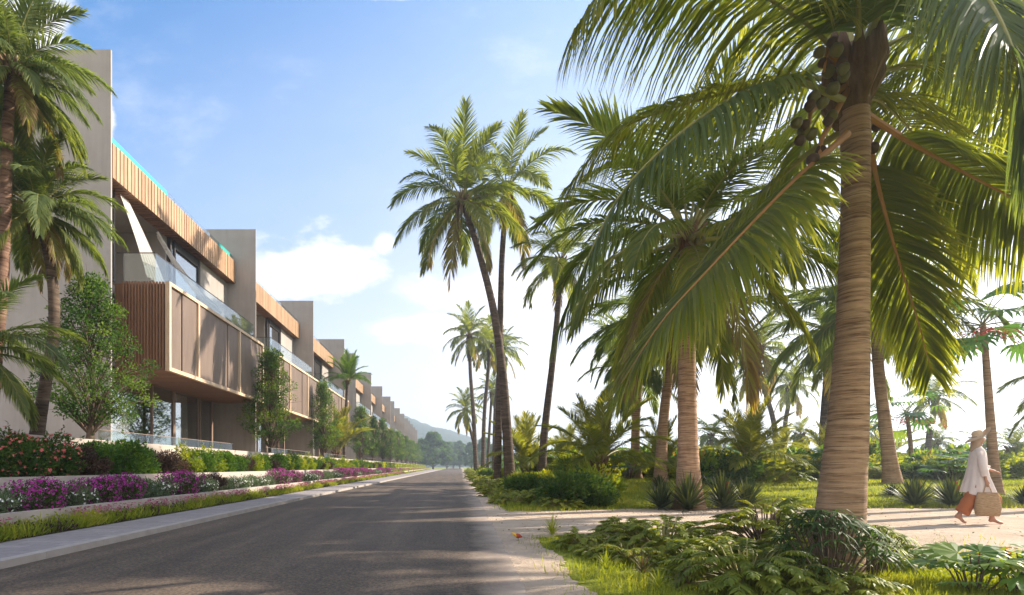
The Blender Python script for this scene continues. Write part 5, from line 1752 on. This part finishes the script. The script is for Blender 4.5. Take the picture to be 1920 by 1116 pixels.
b = MB()
prof = [(1.475, 0.015, 0.06, 0.06), (1.45, 0.012, 0.075, 0.10), (1.41, 0.01, 0.105, 0.175), (1.34, 0.012, 0.135, 0.20), (1.2, 0.01, 0.155, 0.20), (1.05, 0.0, 0.17, 0.205), (0.9, 0.0, 0.205, 0.22), (0.75, 0.01, 0.26, 0.235), (0.60, 0.02, 0.31, 0.245)]
rings = []
for (z, cx, rx, ry) in prof:
    f = max(0.0, (1.35 - z) / 0.75)
    ring = ell(cx, 0, z, rx, ry, 56, 0.055 * f, 11, 2.0 * z)
    rings.append([p + V((0, 0, -0.02 * f * math.sin(3 * i * 2 * PI / 56) + 0.05 * f * f * math.sin(2 * PI * i / 56))) for i, p in enumerate(ring)])
b.loft(rings, cap=False)
# sleeves
for (s0, s1, s2) in (((-0.0, -0.16, 1.36), (0.0, -0.24, 1.11), (0.05, -0.235, 0.92)), ((0.0, 0.16, 1.36), (0.10, 0.235, 1.14), (0.28, 0.205, 1.035))):
    pth = resample([s0, s1, s2], 14)
    b.tube(pth, [lerp(0.075, 0.07, i / 13) * (1 + 0.08 * math.sin(i * 2.1)) for i in range(14)], 16, 0, cap=False)
b.build('shirt', M['shirt'], woman, smooth=True)
b = MB()
for (pts, rad_) in (([(0.01, 0.085, 0.9), (0.16, 0.09, 0.7), (0.345, 0.09, 0.47), (0.33, 0.09, 0.36), (0.305, 0.09, 0.24)], [0.12, 0.115, 0.105, 0.11, 0.10]),
                    ([(0.0, -0.085, 0.9), (-0.08, -0.085, 0.68), (-0.15, -0.085, 0.48), (-0.23, -0.085, 0.33), (-0.30, -0.085, 0.205)], [0.12, 0.12, 0.12, 0.13, 0.13])):
    P_ = resample(pts, 18)
    b.tube(P_, [np.interp(i / 17, np.linspace(0, 1, 5), rad_) * (1 + 0.05 * math.sin(i * 1.7)) for i in range(18)], 18, 0, cap=False)
b.build('trousers', M['trousers'], woman, smooth=True)
b = MB()
for i in range(60):   # loose hair and scarf under the hat
    pass
rings = []
for (z, cx, rx, ry) in ((1.70, 0.02, 0.06, 0.06), (1.66, 0.015, 0.105, 0.10), (1.60, 0.0, 0.098, 0.105), (1.54, -0.025, 0.085, 0.10), (1.48, -0.03, 0.085, 0.095), (1.42, -0.035, 0.09, 0.10), (1.37, -0.045, 0.07, 0.09)):
    rings.append(ell(cx, 0, z, rx, ry, 28, 0.03, 7, z * 30))
b.loft(rings)
b.build('hair', M['hair'], woman, smooth=True)
# sun hat tilted back: crown and a wide brim turned up in front
b = MB()
ax = V((-0.22, 0, 1)).normalized()
hx = V((1, 0, 0.22)).normalized()
hy = V((0, 1, 0))
c0 = V((0.02, 0, 1.655))


def hring(hh, rx, ry, flip=0.0):
    out = []
    for i in range(36):
        a = 2 * PI * i / 36
        ca, sa = math.cos(a), math.sin(a)
        lift = flip * max(0.0, ca) ** 1.4 - abs(flip) * 0.35 * max(0.0, -ca)
        out.append(c0 + ax * (hh + lift) + hx * rx * ca + hy * ry * sa)
    return out


b.loft([hring(-0.012, 0.235, 0.24, 0.15), hring(0.0, 0.20, 0.21, 0.10), hring(0.004, 0.15, 0.16, 0.03), hring(0.0, 0.108, 0.102), hring(0.06, 0.104, 0.098), hring(0.105, 0.09, 0.085), hring(0.125, 0.05, 0.048), hring(0.128, 0.005, 0.005)], cap=False)
b.build('sun_hat', M['straw'], woman, smooth=True)
# the bag in her hand
bag = thing('straw_bag', 'woven straw tote bag held in the walking woman\'s hand', 'bag', (WX + 0.072 * math.cos(WA) + 0.21 * math.sin(WA), WY + 0.072 * math.sin(WA) - 0.21 * math.cos(WA), 0.16), WA)
bag.scale = (0.82, 0.9, 1.0)
b = MB()
rings = []
for (z, rx, ry) in ((0.0, 0.19, 0.05), (0.02, 0.205, 0.07), (0.15, 0.225, 0.085), (0.32, 0.20, 0.06), (0.43, 0.175, 0.035), (0.45, 0.165, 0.03)):
    rings.append([V((math.copysign(abs(math.cos(a)) ** 0.6, math.cos(a)) * rx, math.copysign(abs(math.sin(a)) ** 0.6, math.sin(a)) * ry, z + 0.012 * math.sin(z * 40))) for a in (2 * PI * i / 32 for i in range(32))])
b.loft(rings)
b.build('bag_body', M['basket'], bag, smooth=True)
for s in (-1, 1):
    b = MB()
    b.tube(resample([(-0.075, s * 0.022, 0.43), (-0.055, s * 0.02, 0.52), (-0.015, s * 0.012, 0.585), (0.03, s * 0.02, 0.53), (0.06, s * 0.022, 0.43)], 14), [0.009] * 14, 6)
    b.build('handle', M['basket'], bag, smooth=True)

# ------------------------------------------------------------------ the little bird at the road edge
M['bird_red'] = mat_plain('red_feather', (0.36, 0.05, 0.02), 0.7)
M['bird_gold'] = mat_plain('gold_feather', (0.72, 0.42, 0.03), 0.7)
BY = 7.5
bird = thing('bird', 'small golden-headed red bird with a long tail standing on the sand', 'bird', (atx(970, BY), BY, -0.004), R(8))
b = MB()
rings = []
ctr = resample([(-0.085, 0, 0.105), (-0.06, 0, 0.105), (-0.03, 0, 0.082), (0.01, 0, 0.07), (0.05, 0, 0.058), (0.075, 0, 0.05)], 14)
rd = [0.004, 0.016, 0.021, 0.021, 0.02, 0.025, 0.031, 0.034, 0.034, 0.031, 0.026, 0.02, 0.013, 0.006]
b.tube(ctr, rd, 12, 0)
for i, f in enumerate(b.f):
    cx = sum(b.v[q][0] for q in f) / len(f)
    b.m[i] = 1 if cx < -0.02 else 0
b.tube([(-0.086, 0, 0.105), (-0.102, 0, 0.102)], [0.006, 0.001], 6, 2)
for s in (-1, 1):
    b.tube([(0.015, s * 0.014, 0.055), (0.012, s * 0.014, 0.022), (0.016, s * 0.014, 0.004)], [0.006, 0.003, 0.003], 5, 2)
    b.tube([(0.02, s * 0.014, 0.003), (-0.012, s * 0.014, 0.003)], [0.002, 0.002], 4, 2)
b.build('body', [M['bird_red'], M['bird_gold'], M['bronze']], bird, smooth=True)
b = MB()
for k in range(5):
    s = (k - 2) * 0.004
    b.add([(0.06, s, 0.057), (0.06, s + 0.006, 0.056), (0.15, s * 2.4 + 0.006, 0.034), (0.20, s * 2.6, 0.026), (0.15, s * 2.4, 0.036)], [(0, 1, 2, 3, 4)], 0)
b.build('tail', M['bird_red'], bird)

# ------------------------------------------------------------------ air
hz, hnt, hout = new_mat('haze_air')
vol = N(hnt, 'ShaderNodeVolumePrincipled')
vol.inputs['Color'].default_value = (0.74, 0.86, 1.0, 1)
vol.inputs['Density'].default_value = 0.0011
vol.inputs['Anisotropy'].default_value = 0.45
hnt.links.new(vol.outputs[0], hout.inputs['Volume'])
b = MB(); b.box(-2600, 2600, -80, 3100, -5.5, 80)
hb = b.build('haze', hz)
tag(hb, 'thin pale air that fades the far hill', 'haze', None, 'stuff')
